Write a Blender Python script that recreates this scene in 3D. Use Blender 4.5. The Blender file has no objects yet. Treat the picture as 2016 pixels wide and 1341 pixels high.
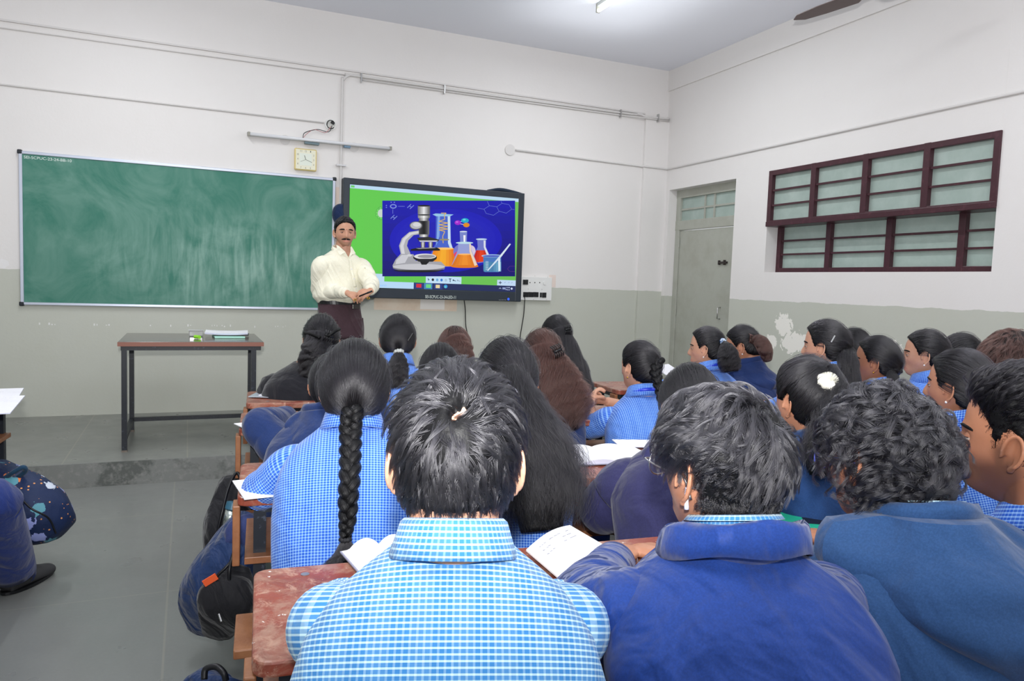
import bpy, bmesh, math, random
import numpy as np
from mathutils import Vector, Matrix

# ------------------------------------------------------------------ camera, world, light
CAM = np.array([-4.89821, -7.11274, 1.36588])
FPX = 1469.87
_r = np.array([0.91733582, -0.39659169, 0.03478544])
_u = np.array([-0.00256599, 0.08148373, 0.99667137])
_f = np.array([0.39810603, 0.9143716, -0.0737303])
SC = bpy.context.scene
COL = SC.collection
cd = bpy.data.cameras.new('camera'); cam = bpy.data.objects.new('camera', cd); COL.objects.link(cam)
cd.sensor_width = 36; cd.lens = FPX / 2016 * 36; cd.clip_start = .02
M = Matrix(((_r[0], _u[0], -_f[0], CAM[0]), (_r[1], _u[1], -_f[1], CAM[1]), (_r[2], _u[2], -_f[2], CAM[2]), (0, 0, 0, 1)))
cam.matrix_world = M
SC.camera = cam
SC.view_settings.view_transform = 'Standard'; SC.view_settings.look = 'None'
SC.view_settings.exposure = 0; SC.view_settings.gamma = 1; SC.view_settings.use_curve_mapping = False
w = bpy.data.worlds.new('daylight'); SC.world = w; w.use_nodes = True
w.node_tree.nodes['Background'].inputs[0].default_value = (.93, .96, 1, 1)
w.node_tree.nodes['Background'].inputs[1].default_value = 1.1
SC.cycles.max_bounces = 7; SC.cycles.diffuse_bounces = 4; SC.cycles.transparent_max_bounces = 8

def lamp(name, kind, loc, energy, color=(1, 1, 1), rot=None, **kw):
    l = bpy.data.lights.new(name, kind); l.energy = energy; l.color = color
    for k, v in kw.items(): setattr(l, k, v)
    o = bpy.data.objects.new(name, l); COL.objects.link(o); o.location = loc
    if rot: o.rotation_euler = rot
    return o
# the photographer's flash, just above the lens
fl = lamp('camera_flash', 'SPOT', tuple(CAM + _u * .17 - _f * .05), 500, (1, .99, .98), spot_size=math.radians(145), spot_blend=.9, shadow_soft_size=.03)
fd = Vector(_f * .80 + _u * .62 - _r * .08)
fl.rotation_euler = fd.to_track_quat('-Z', 'Y').to_euler()
# the ceiling's tube lamps, each with an added upward fill for the ceiling
H = 3.79
TUBES = [(-1.62, -1.79), (-5.3, -1.9), (-1.60, -5.3), (-5.3, -5.3), (-3.4, -8.2)]
for x, y in TUBES:
    lamp('tube_light', 'AREA', (x, y, H - .13), 26, (.95, .98, 1), None, shape='RECTANGLE', size=.06, size_y=1.2)
    lamp('tube_light', 'AREA', (x, y, H - .45), 6, (.95, .98, 1), (math.pi, 0, 0), shape='RECTANGLE', size=1.2, size_y=2.0)  # broad fill panel added to brighten the ceiling, wider than any tube

# ------------------------------------------------------------------ helpers
def at(px, py, d=None, X=None, Y=None, z=None):
    r = _f + _r * (px - 1008) / FPX - _u * (py - 670.5) / FPX
    if X is not None: t = (X - CAM[0]) / r[0]
    elif Y is not None: t = (Y - CAM[1]) / r[1]
    elif z is not None: t = (z - CAM[2]) / r[2]
    else: t = d
    return CAM + r * t
def C(r, g, b):
    f = lambda v: (v / 255 / 12.92) if v / 255 < .04045 else ((v / 255 + .055) / 1.055) ** 2.4
    return (f(r), f(g), f(b), 1)
def wpos(o):
    p = np.zeros(3)
    while o is not None:
        p += np.array(o.location); o = o.parent
    return p
def tag(o, label=None, cat=None, group=None, kind=None):
    if label: o['label'] = label
    if cat: o['category'] = cat
    if group: o['group'] = group
    if kind: o['kind'] = kind
    return o
def empty(name, loc, label=None, cat=None, group=None, kind=None):
    o = bpy.data.objects.new(name, None); COL.objects.link(o); o.location = tuple(loc); o.empty_display_size = .1
    return tag(o, label, cat, group, kind)
def cr(P, n, R=None):
    """Catmull-Rom resample of points (and radii) to n samples"""
    P = np.asarray(P, float); m = len(P)
    if m == 2:
        t = np.linspace(0, 1, n)[:, None]; Q = P[0] + (P[1] - P[0]) * t
        if R is None: return Q
        R = np.asarray(R, float).reshape(m, -1); return Q, R[0] + (R[1] - R[0]) * t
    def go(A):
        E = np.vstack([2 * A[0] - A[1], A, 2 * A[-1] - A[-2]])
        out = []
        for s in np.linspace(0, m - 1 - 1e-9, n):
            i = int(s); t = s - i; a, b, c, d = E[i], E[i + 1], E[i + 2], E[i + 3]
            out.append(.5 * ((2 * b) + (-a + c) * t + (2 * a - 5 * b + 4 * c - d) * t * t + (-a + 3 * b - 3 * c + d) * t ** 3))
        return np.array(out)
    if R is None: return go(P)
    return go(P), go(np.asarray(R, float).reshape(m, -1))
def nz(v):
    v = np.asarray(v, float); return v / (np.linalg.norm(v, axis=-1, keepdims=True) + 1e-12)
def frames(P, ref=None):
    T = nz(np.gradient(P, axis=0)); N = np.zeros_like(P); n = ref
    if n is None:
        n = np.array([0, 0, 1.]) if abs(T[0][2]) < .8 else np.array([1., 0, 0])
    n = np.asarray(n, float)
    for i in range(len(P)):
        n = n - T[i] * (n @ T[i]); n = n / (np.linalg.norm(n) + 1e-9); N[i] = n
    return T, N, np.cross(T, N)
class MB:
    def __init__(s): s.v = []; s.f = []; s.uv = []; s.m = []; s.n = 0; s.col = []
    def add(s, V, F, UV=None, m=0, col=None):
        V = np.asarray(V, float).reshape(-1, 3)
        for i, f in enumerate(F):
            s.f.append(tuple(int(k) + s.n for k in f)); s.m.append(m)
            s.uv.append(UV[i] if UV is not None else [(0, 0)] * len(f))
            s.col.append(col if col is not None else (1, 1, 1, 1))
        s.v.append(V); s.n += len(V); return s
    def grid(s, G, wrap=True, U=None, V=None, caps=(False, False), m=0):
        G = np.asarray(G, float); nr, nc = G.shape[:2]
        F = []; UV = []; e = nc if wrap else nc - 1
        for i in range(nr - 1):
            for j in range(e):
                k = (j + 1) % nc
                F.append((i * nc + j, i * nc + k, (i + 1) * nc + k, (i + 1) * nc + j))
                if U is not None: UV.append([(U[i][j], V[i][j]), (U[i][j + 1], V[i][j + 1]), (U[i + 1][j + 1], V[i + 1][j + 1]), (U[i + 1][j], V[i + 1][j])])
                else: UV.append([(0, 0)] * 4)
        P = G.reshape(-1, 3); ex = []
        for e_, (r, flip) in zip(caps, ((0, True), (nr - 1, False))):
            if e_:
                c = len(P) + len(ex); ex.append(G[r].mean(0))
                for j in range(nc):
                    k = (j + 1) % nc; q = (r * nc + j, r * nc + k, c)
                    F.append(q[::-1] if flip else q); UV.append([(.0055, .0055)] * 3)
        if ex: P = np.vstack([P, ex])
        return s.add(P, F, UV, m)
    def tube(s, P, R, seg=12, n=None, caps=(True, True), ref=None, m=0, rnd=False, phase=0):
        P = np.asarray(P, float)
        R = np.asarray(R, float) if np.ndim(R) else np.full(len(P), float(R))
        R = R.reshape(len(P), -1)
        if n: P, R = cr(P, n, R)
        if R.shape[1] == 1: R = np.repeat(R, 2, 1)
        if rnd:
            T = nz(np.gradient(P, axis=0)); a = []; 
            for i in (0, -1):
                sg = -1 if i == 0 else 1
                ks = [.35, .75, .95]
                a.append([(P[i] + sg * T[i] * R[i].mean() * math.sin(math.acos(1 - .0 - (1 - k)) if False else math.acos(k)), R[i] * k) for k in (ks[::-1])])
            P = np.vstack([[x[0] for x in a[0][::-1]], P, [x[0] for x in a[1]]]); R = np.vstack([[x[1] for x in a[0][::-1]], R, [x[1] for x in a[1]]])
        T, N, B = frames(P, ref)
        A = np.linspace(0, 2 * math.pi, seg + 1)[:-1] + phase
        G = P[:, None] + N[:, None] * (np.cos(A)[None, :, None] * R[:, None, :1]) + B[:, None] * (np.sin(A)[None, :, None] * R[:, None, 1:2])
        L = np.concatenate([[0], np.cumsum(np.linalg.norm(np.diff(P, axis=0), axis=1))])
        rm = float(R.mean()); U = np.tile(np.linspace(0, 2 * math.pi * rm, seg + 1), (len(P), 1)); V = np.tile(L[:, None], (1, seg + 1))
        return s.grid(G, True, U, V, caps, m)
    def box(s, c, sz, rz=0, R=None, m=0):
        c = np.asarray(c, float); h = np.asarray(sz, float) / 2
        V = np.array([(x, y, z) for z in (-1, 1) for y in (-1, 1) for x in (-1, 1)]) * h
        if R is None: R = np.array([[math.cos(rz), -math.sin(rz), 0], [math.sin(rz), math.cos(rz), 0], [0, 0, 1]])
        V = V @ np.asarray(R).T + c
        return s.add(V, [(0, 2, 3, 1), (4, 5, 7, 6), (0, 1, 5, 4), (1, 3, 7, 5), (3, 2, 6, 7), (2, 0, 4, 6)], None, m)
    def box2(s, a, b, m=0):
        e = .0004 * (s.n // 8 % 12)     # joints of a frame never share a plane
        a = np.minimum(a, b) - e, np.maximum(a, b) + e
        return s.box((a[0] + a[1]) / 2, a[1] - a[0], m=m)
    def poly(s, P, col=None, m=0):
        return s.add(P, [tuple(range(len(P)))], None, m, col)
    def build(s, name, mats, parent=None, smooth=False, bevel=0, label=None, kind=None, world=True, color=False):
        me = bpy.data.meshes.new(name); V = np.vstack(s.v)
        if parent is not None and world: V = V - wpos(parent)
        me.from_pydata(V.tolist(), [], s.f); 
        for mm in (mats if isinstance(mats, (list, tuple)) else [mats]): me.materials.append(mm)
        me.polygons.foreach_set('material_index', s.m)
        uvl = me.uv_layers.new(name='UVMap'); uvl.data.foreach_set('uv', np.array([c for f in s.uv for c in f], dtype=np.float32).ravel())
        if color:
            ca = me.color_attributes.new('Col', 'FLOAT_COLOR', 'CORNER')
            ca.data.foreach_set('color', np.array([c for f, c in zip(s.f, s.col) for _ in f], dtype=np.float32).ravel())
        me.polygons.foreach_set('use_smooth', [bool(smooth)] * len(me.polygons)); me.update()
        o = bpy.data.objects.new(name, me); COL.objects.link(o); o.parent = parent
        if bevel:
            b = o.modifiers.new('bevel', 'BEVEL'); b.width = bevel; b.segments = 2; b.limit_method = 'ANGLE'; b.angle_limit = .7
            o.data.polygons.foreach_set('use_smooth', [False] * len(me.polygons))
        if label: o['label'] = label
        if kind: o['kind'] = kind
        return o
def copy_tree(o, parent=None):
    c = o.copy(); COL.objects.link(c); c.parent = parent
    for ch in o.children: copy_tree(ch, c)
    return c

# ------------------------------------------------------------------ materials
def mat(name, col, rough=.6, spec=.4, metal=0, noise=None, bump=None, sheen=0, trans=0, emit=None, alpha=1):
    m = bpy.data.materials.new(name); m.use_nodes = True; nt = m.node_tree; b = nt.nodes['Principled BSDF']
    b.inputs['Base Color'].default_value = tuple(col[:3]) + (1,); b.inputs['Roughness'].default_value = rough
    b.inputs['Specular IOR Level'].default_value = spec; b.inputs['Metallic'].default_value = metal
    if sheen: b.inputs['Sheen Weight'].default_value = sheen
    if trans: b.inputs['Transmission Weight'].default_value = trans
    if alpha < 1: b.inputs['Alpha'].default_value = alpha
    if emit: b.inputs['Emission Color'].default_value = tuple(emit[0][:3]) + (1,); b.inputs['Emission Strength'].default_value = emit[1]
    tc = nt.nodes.new('ShaderNodeTexCoord')
    if noise:
        prev = None; cur = tuple(col[:3]) + (1,)
        for (sc, lo, hi, c2) in noise:
            n = nt.nodes.new('ShaderNodeTexNoise'); n.inputs['Scale'].default_value = sc; n.inputs['Detail'].default_value = 6; n.inputs['Roughness'].default_value = .65
            nt.links.new(tc.outputs['Object'], n.inputs['Vector'])
            r = nt.nodes.new('ShaderNodeMapRange'); r.inputs['From Min'].default_value = lo; r.inputs['From Max'].default_value = hi
            nt.links.new(n.outputs['Fac'], r.inputs['Value'])
            x = nt.nodes.new('ShaderNodeMix'); x.data_type = 'RGBA'
            nt.links.new(r.outputs['Result'], x.inputs['Factor'])
            if prev: nt.links.new(prev, x.inputs['A'])
            else: x.inputs['A'].default_value = cur
            x.inputs['B'].default_value = tuple(c2[:3]) + (1,); prev = x.outputs['Result']
        nt.links.new(prev, b.inputs['Base Color'])
    if bump:
        n = nt.nodes.new('ShaderNodeTexNoise'); n.inputs['Scale'].default_value = bump[0]; n.inputs['Detail'].default_value = 5
        nt.links.new(tc.outputs['Object'], n.inputs['Vector'])
        bp = nt.nodes.new('ShaderNodeBump'); bp.inputs['Strength'].default_value = bump[1]; bp.inputs['Distance'].default_value = bump[2] if len(bump) > 2 else .01
        nt.links.new(n.outputs['Fac'], bp.inputs['Height']); nt.links.new(bp.outputs['Normal'], b.inputs['Normal'])
    return m
class NT:
    """tiny node helper"""
    def __init__(s, m): s.t = m.node_tree; s.b = s.t.nodes['Principled BSDF']
    def val(s, sock, v):
        if isinstance(v, bpy.types.NodeSocket): s.t.links.new(v, sock)
        else: sock.default_value = v
    def math(s, op, a, b=0., c=None, clamp=False):
        n = s.t.nodes.new('ShaderNodeMath'); n.operation = op; n.use_clamp = clamp; s.val(n.inputs[0], a); s.val(n.inputs[1], b)
        if c is not None: s.val(n.inputs[2], c)
        return n.outputs[0]
    def mix(s, f, a, b):
        n = s.t.nodes.new('ShaderNodeMix'); n.data_type = 'RGBA'; s.val(n.inputs['Factor'], f); s.val(n.inputs['A'], a); s.val(n.inputs['B'], b); return n.outputs['Result']
    def noise(s, vec, scale, detail=5, out='Fac', rough=.6, dist=0):
        n = s.t.nodes.new('ShaderNodeTexNoise'); n.inputs['Scale'].default_value = scale; n.inputs['Detail'].default_value = detail
        n.inputs['Roughness'].default_value = rough; n.inputs['Distortion'].default_value = dist; s.t.links.new(vec, n.inputs['Vector']); return n.outputs[out]
    def rng(s, v, a, b, c=0., d=1.):
        n = s.t.nodes.new('ShaderNodeMapRange'); s.val(n.inputs['Value'], v)
        for k, x in zip(('From Min', 'From Max', 'To Min', 'To Max'), (a, b, c, d)): n.inputs[k].default_value = x
        return n.outputs[0]
    def tc(s, which): return s.t.nodes.new('ShaderNodeTexCoord').outputs[which]
    def pos(s): return s.t.nodes.new('ShaderNodeNewGeometry').outputs['Position']
    def sep(s, v):
        n = s.t.nodes.new('ShaderNodeSeparateXYZ'); s.t.links.new(v, n.inputs[0]); return n.outputs
    def comb(s, x, y, z):
        n = s.t.nodes.new('ShaderNodeCombineXYZ'); s.val(n.inputs[0], x); s.val(n.inputs[1], y); s.val(n.inputs[2], z); return n.outputs[0]
    def bump(s, h, st=.3, dist=.01):
        n = s.t.nodes.new('ShaderNodeBump'); n.inputs['Strength'].default_value = st; n.inputs['Distance'].default_value = dist; s.t.links.new(h, n.inputs['Height'])
        s.t.links.new(n.outputs[0], s.b.inputs['Normal'])
    def base(s, v): s.val(s.b.inputs['Base Color'], v)

CREAM = C(229, 226, 224); GREY = C(194, 196, 186)
def wall_mat(name, zb, patches=()):
    m = mat(name, CREAM, .55, .25); N = NT(m); p = N.pos(); x, y, z = N.sep(p)
    wob = N.rng(N.noise(p, 6), .3, .7, -.006, .006)
    lo = N.math('LESS_THAN', N.math('ADD', z, wob), zb)
    dirt = N.rng(N.noise(p, 1.1, 6), .35, .75, 0, 1)
    up = N.mix(N.math('MULTIPLY', dirt, .35), CREAM, C(221, 216, 213))
    dn = N.mix(N.math('MULTIPLY', N.rng(N.noise(p, 2.3, 6), .4, .8), .5), GREY, C(190, 191, 178))
    col = N.mix(lo, up, dn)
    for (axis, cx, cz, rx, rz, c2, sc) in patches:    # flaked paint, with its own ragged outline
        a = x if axis == 'x' else y
        dx = N.math('DIVIDE', N.math('SUBTRACT', a, cx), rx); dz = N.math('DIVIDE', N.math('SUBTRACT', z, cz), rz)
        d = N.math('ADD', N.math('MULTIPLY', dx, dx), N.math('MULTIPLY', dz, dz))
        d = N.math('ADD', d, N.rng(N.noise(p, sc, 6, dist=.5), .2, .8, -1.1, 1.1))
        col = N.mix(N.math('LESS_THAN', d, .6), col, c2)
    N.base(col); N.bump(N.noise(p, 40, 4), .08, .01)
    return m
M_front = wall_mat('front_wall_paint', 1.356, [('x', -6.25, 1.40, .05, .05, C(232, 230, 230), 12), ('x', -6.35, 1.95, .05, .06, C(235, 236, 240), 12)])
PW = C(240, 237, 230)
M_right = wall_mat('right_wall_paint', 1.306, [('y', -1.95, 1.10, .13, .12, PW, 14), ('y', -2.1, .95, .22, .12, PW, 11), ('y', -1.78, .93, .14, .08, PW, 14), ('y', -3.05, .98, .16, .09, PW, 13)])
M_plain = mat('cream_paint', CREAM, .55, .25)
M_ceil = mat('ceiling_paint', C(238, 240, 248), .7, .2)
def stone_mat(name, c1, c2, joint, px, py, ox, oy):
    m = mat(name, c1, .32, .4); N = NT(m); p = N.pos(); x, y, z = N.sep(p)
    n1 = N.rng(N.noise(p, 1.6, 5), .1, .9); n2 = N.rng(N.noise(p, 70, 4), .1, .95)
    col = N.mix(N.math('MULTIPLY', n1, .7), c1, c2); col = N.mix(N.math('MULTIPLY', n2, .25), col, C(150, 150, 145))
    fx = N.math('ABSOLUTE', N.math('SUBTRACT', N.math('FRACT', N.math('DIVIDE', N.math('ADD', x, ox), px)), .5))
    fy = N.math('ABSOLUTE', N.math('SUBTRACT', N.math('FRACT', N.math('DIVIDE', N.math('ADD', y, oy), py)), .5))
    j = N.math('MAXIMUM', N.math('GREATER_THAN', fx, .5 - .004 / px), N.math('GREATER_THAN', fy, .5 - .003 / py))
    col = N.mix(N.math('MULTIPLY', j, joint), col, C(160, 155, 142)); N.base(col)
    N.val(N.b.inputs['Roughness'], N.rng(N.noise(p, 5, 3), .1, .9, .2, .45)); N.bump(N.noise(p, 30, 3), .04, .005)
    return m
M_floor = stone_mat('kota_stone_floor', C(118, 121, 119), C(134, 135, 131), .35, 1.25, 1.15, 4.976 + 1.25 / 2 * 0, 3.67)
M_plat = stone_mat('platform_stone', C(112, 116, 113), C(138, 137, 130), .5, .72, 2.2, 5.62, 0)
M_rise = mat('riser_stone', C(128, 130, 127), .45, .3, noise=[(3.2, .48, .56, C(95, 98, 95)), (30, .5, .8, C(150, 150, 146))], bump=(20, .15))
M_wood = mat('varnished_wood', C(150, 100, 66), .4, .4, noise=[(9, .4, .7, C(122, 74, 46))], bump=(60, .1))
def desk_mat():
    m = mat('worn_red_paint', C(140, 62, 52), .3, .45); N = NT(m); o = N.tc('Object'); g = N.pos()
    col = N.mix(N.rng(N.noise(g, 9, 8, rough=.7), .42, .68), C(144, 68, 50), C(108, 54, 42))
    col = N.mix(N.math('MULTIPLY', N.rng(N.noise(g, 26, 9, rough=.75, dist=.6), .52, .64), .8), col, C(190, 150, 128))
    col = N.mix(N.math('MULTIPLY', N.rng(N.noise(g, 7, 9, rough=.78, dist=1.2), .46, .60), .7), col, C(168, 132, 112))
    col = N.mix(N.rng(N.noise(g, 48, 4, dist=.3), .68, .7), col, C(225, 220, 215))
    N.base(col); N.bump(N.noise(g, 60, 6), .1, .004); return m
M_desk = desk_mat()
M_black = mat('black_enamel', C(30, 34, 42), .4, .4, noise=[(60, .6, .7, C(70, 76, 90))])
M_blk = mat('black_plastic', C(22, 23, 26), .35, .4)
M_white = mat('white_plastic', C(226, 226, 224), .35, .4)
M_pipe = mat('painted_pipe', C(214, 211, 209), .45, .3)
M_steel = mat('steel', C(190, 190, 190), .3, .5, 1)
M_alu = mat('aluminium', C(190, 196, 210), .35, .5, .5)
def paper_mat(name='ruled_paper', lines=True, c=C(238, 238, 242)):
    m = mat(name, c, .8, .1); N = NT(m); u = N.tc('UV'); x, y, z = N.sep(u)
    if lines:
        f = N.math('FRACT', N.math('MULTIPLY', y, 26.)); l = N.math('LESS_THAN', f, .07)
        col = N.mix(N.math('MULTIPLY', l, .35), c, C(130, 140, 200))
        # handwriting: short dark marks riding on the rules
        sc = N.comb(N.math('MULTIPLY', x, 120.), N.math('MULTIPLY', y, 60.), 0.)
        h = N.math('GREATER_THAN', N.noise(sc, 1., 3), .6)
        band = N.math('GREATER_THAN', N.math('PINGPONG', N.math('SUBTRACT', f, .5), .5), .12)
        blk = N.math('GREATER_THAN', N.noise(N.comb(N.math('MULTIPLY', x, 3.), N.math('MULTIPLY', y, 7.), 0.), 1., 2), .52)
        ink = N.math('MULTIPLY', N.math('MULTIPLY', h, blk), .45)
        col = N.mix(ink, col, C(70, 75, 110)); N.base(col)
    return m
M_paper = paper_mat(); M_plainpaper = paper_mat('plain_paper', False)
def check_mat(name, base, line, cell=.008, bold_v=0.0, su=1., sv=1.):
    m = mat(name, base, .75, .15, sheen=.15); N = NT(m); x, y, z = N.sep(N.tc('UV'))
    wob = N.noise(N.tc('Object'), 3.0, 3)
    fu = N.math('FRACT', N.math('DIVIDE', x, cell)); fv = N.math('FRACT', N.math('DIVIDE', y, cell))
    lu = N.math('LESS_THAN', fu, .34); lv = N.math('LESS_THAN', fv, .34)
    # broad tone change of the warp every few threads
    fb = N.math('LESS_THAN', N.math('FRACT', N.math('DIVIDE', x, cell * 6)), .5)
    a = N.math('ADD', N.math('MULTIPLY', lu, .5 * su), N.math('MULTIPLY', lv, .5 * sv), clamp=True)
    a = N.math('ADD', a, N.math('MULTIPLY', fb, .05), clamp=True)
    o = N.tc('Object'); g = N.math('MULTIPLY', N.noise(o, 4, 3, dist=.8), .8); N.base(N.mix(a, base, line)); N.bump(N.math('ADD', N.math('MULTIPLY', N.noise(o, 9, 4), .5), g), .6, .045)
    return m
CHK = check_mat('blue_check_cloth', C(32, 88, 196), C(150, 192, 244))
CHKY = check_mat('blue_check_yoke', C(32, 88, 196), C(150, 192, 244), su=.55, sv=1.35)
CHKL = check_mat('pale_blue_check_cloth', C(62, 132, 196), C(205, 236, 244), cell=.0088, su=1.3, sv=.6)
CHKLY = check_mat('pale_blue_check_yoke', C(62, 132, 196), C(205, 236, 244), cell=.0088, su=.5, sv=1.35)  # yoke of the paler copy, flash brightness painted in likewise
def cloth(name, c, r=.8, b=(7, .4, .03)):
    m = mat(name, c, r, .15, sheen=.2, noise=[(300, .4, .7, tuple(min(1, v * 1.35) for v in c[:3]))]); N = NT(m); o = N.tc('Object')
    x, y, z = N.sep(o); v = N.comb(N.math('ADD', x, N.math('MULTIPLY', z, .5)), y, N.math('MULTIPLY', z, .38))
    a = N.noise(o, b[0], 4, dist=.4, rough=.45); g = N.noise(v, b[0] * 1.3, 3, dist=.7, rough=.4)   # soft lumps and slanting folds
    N.bump(N.math('ADD', N.math('MULTIPLY', a, .4), N.math('MULTIPLY', g, 1.2)), min(1, b[1] * 1.3), b[2] * 1.3); return m
def skin_mat(name, c):
    m = mat(name, c, .45, .35); N = NT(m)
    a = N.t.nodes.new('ShaderNodeVertexColor'); a.layer_name = 'tint'
    mx = N.t.nodes.new('ShaderNodeMix'); mx.data_type = 'RGBA'; mx.blend_type = 'MULTIPLY'; mx.inputs['Factor'].default_value = 1
    n = N.mix(N.rng(N.noise(N.tc('Object'), 18, 5), .35, .7, 0, .5), c, tuple(v * f for v, f in zip(c[:3], (.82, .72, .66))) + (1,))
    N.t.links.new(n, mx.inputs['A']); N.t.links.new(a.outputs['Color'], mx.inputs['B']); N.base(mx.outputs['Result'])
    N.b.inputs['Subsurface Weight'].default_value = .12; N.b.inputs['Subsurface Radius'].default_value = (.01, .004, .002); N.b.inputs['Subsurface Scale'].default_value = .6
    N.bump(N.noise(N.tc('Object'), 160, 3), .06, .003)
    return m
SK = [skin_mat('skin_tan', C(188, 134, 106)), skin_mat('skin_light_tan', C(205, 156, 130)), skin_mat('skin_brown', C(172, 118, 90))]
SKL = [mat('eyelid_tan', C(165, 112, 88), .5), mat('eyelid_light', C(180, 132, 108), .5), mat('eyelid_brown', C(148, 98, 74), .5)]
def hair_mat(name, melanin=.97, red=.3, rough=.28, tint=(1, 1, 1)):
    m = bpy.data.materials.new(name); m.use_nodes = True; nt = m.node_tree
    nt.nodes.remove(nt.nodes['Principled BSDF']); b = nt.nodes.new('ShaderNodeBsdfHairPrincipled')
    b.parametrization = 'COLOR'; b.inputs['Color'].default_value = tuple(tint) + (1,)
    b.inputs['Roughness'].default_value = rough; b.inputs['Radial Roughness'].default_value = .4; b.inputs['Random Roughness'].default_value = .2 if 'Random Roughness' in b.inputs else 0
    nt.links.new(b.outputs[0], nt.nodes['Material Output'].inputs[0]); return m
HM = hair_mat('black_hair', tint=(.006, .0055, .007), rough=.24)
HMG = hair_mat('flash_lit_black_hair', tint=(.013, .0125, .0155), rough=.24)  # lighter copy of the black, with the flash shine put into the colour
HMB = hair_mat('brown_hair', tint=(.035, .014, .011), rough=.28)
HC = mat('black_hair_mass', C(9, 9, 11), .5, .2, bump=(120, .3, .004)); HCB = mat('brown_hair_mass', C(24, 15, 14), .55, .2, bump=(120, .3, .004))
# ------------------------------------------------------------------ the room
def struct(name, mb, m, parent=None, **k):
    o = mb.build(name, m, parent, **k)
    if parent is None: o['kind'] = 'structure'
    return o
XL = -7.9; YB = -9.6
struct('floor', MB().box2((XL - .2, YB, -.15), (.4, .2, 0)), M_floor)
plat = struct('trim_platform', MB().box2((XL, -1.80, 0), (-.0, 0, .153)), [M_plat])
struct('riser', MB().box2((XL, -1.812, 0), (0, -1.80, .1525)), M_rise, plat)
struct('ceiling', MB().box2((XL - .2, YB, H), (.4, .2, H + .15)), M_ceil)
wf = struct('wall_front', MB().box2((XL - .2, 0, -.1), (.4, .2, H)), M_front)
struct('pilaster', MB().box2((-.31, -.035, 0), (0, 0, 3.24)), M_front, wf)
struct('ledge', MB().box2((XL, -.018, 3.283), (-.31, 0, 3.298)), M_pipe, wf)
struct('paint_patch', MB().box2((-3.26, -.0015, 1.085), (-2.42, 0, 1.33)), mat('beige_primer', C(222, 208, 190), .7, .2, noise=[(5, .4, .7, C(212, 190, 168))]), wf)
struct('paint_patch', MB().box2((-2.80, -.003, 1.10), (-2.55, -.0015, 1.31)), mat('white_primer', C(232, 228, 222), .7, .2), wf)
struct('paint_patch', MB().box2((-1.40, -.0015, 1.36), (-1.32, 0, 1.49)), mat('pink_primer', C(228, 212, 204), .7, .2), wf)
struct('paint_patch', MB().box2((-3.66, -.0015, 1.2), (-3.55, 0, 2.22)), mat('peach_primer', C(228, 212, 200), .7, .2), wf)
rg = random.Random(4); fk = MB()
x = -6.4
while x < -3.6:
    if rg.random() < .5:
        for k in range(rg.randint(1, 3)):
            fk.box((x + k * .02, -.001, .915 + rg.uniform(-.006, .006)), (rg.uniform(.004, .011), .002, rg.uniform(.006, .02)))
    x += rg.uniform(.05, .14)
for (px, py) in [(598, 312), (365, 300), (367, 313), (878, 365), (1157, 513)]: 
    q = at(px, py, Y=0); fk.box(q, (.008, .003, .010))
o = fk.build('paint_flecks', M_white, wf, kind='stuff')
tm = M_pipe
wl = struct('wall_left', MB().box2((XL - .2, YB, 0), (XL, 0, H)), wall_mat('left_wall_paint', 1.356))
# right wall, pieced round the door and the window
wr = MB(); T = .25
DY0, DY1, DZ = -.095, -1.20, 2.48; WY0, WY1, WZ0, WZ1 = -1.66, -3.80, 1.567, 2.492
wr.box2((0, YB, 0), (T, WY1, H)); wr.box2((0, WY1, 0), (T, WY0, WZ0)); wr.box2((0, WY1, WZ1), (T, WY0, H))
wr.box2((0, WY0, 0), (T, DY1, H)); wr.box2((0, DY1, DZ), (T, DY0, H)); wr.box2((0, DY0, 0), (T, .0, H))
wrO = struct('wall_right', wr, M_right)
struct('ceiling_beam', MB().box2((-.02, YB, 3.57), (0, -.0, H)), M_right, wrO)
# door
M_doorp = mat('grey_door_paint', C(172, 174, 164), .4, .35, noise=[(4, .45, .75, C(160, 160, 148))], bump=(30, .05))
dr = MB()
for a, b in (((.10, DY0 - .005, 0), (.17, DY0 - .075, DZ)), ((.10, DY1 + .0, 0), (.17, DY1 + .05, DZ)), ((.10, DY0, DZ - .09), (.17, DY1, DZ)), ((.10, DY0, 2.04), (.17, DY1, 2.14))): dr.box2(a, b)
drO = struct('door_1', dr, M_doorp, bevel=.004)
struct('door_leaf', MB().box2((.115, DY0 - .078, .01), (.145, DY1 + .098, 2.03)), M_doorp, drO, bevel=.003)
gl = mat('frosted_glass', C(172, 190, 182), .35, .4, noise=[(7, .4, .75, C(190, 205, 198))]); 
gl.node_tree.nodes['Principled BSDF'].inputs['Transmission Weight'].default_value = .25
lt = MB().box2((.13, DY0 - .075, 2.14), (.137, DY1 + .05, DZ - .09))
struct('transom_glass', lt, gl, drO)
mm = MB()
y0, y1 = DY0 - .075, DY1 + .05
for f in (.42, .58): mm.box2((.115, y0 + (y1 - y0) * f - .01, 2.14), (.128, y0 + (y1 - y0) * f + .01, DZ - .09))
mm.box2((.115, y0, 2.255), (.128, y1, 2.272)); struct('transom_bars', mm, M_doorp, drO)
q = at(1423, 517, X=.105); struct('latch', MB().box(q, (.025, .13, .02)).box(q + (0, .055, .0), (.03, .012, .045)).box(q + (0, -.03, 0), (.035, .012, .05)), mat('rusty_bolt', C(70, 64, 62), .5, .4, .6), drO, bevel=.002)
q = at(1419, 617, X=.10)
struct('door_handle', MB().tube([q + (0.02, .03, .06), q + (-.02, .03, .055), q + (-.02, .03, -.055), q + (.02, .03, -.06)], .006, 8), M_steel, drO, smooth=True)
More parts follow.
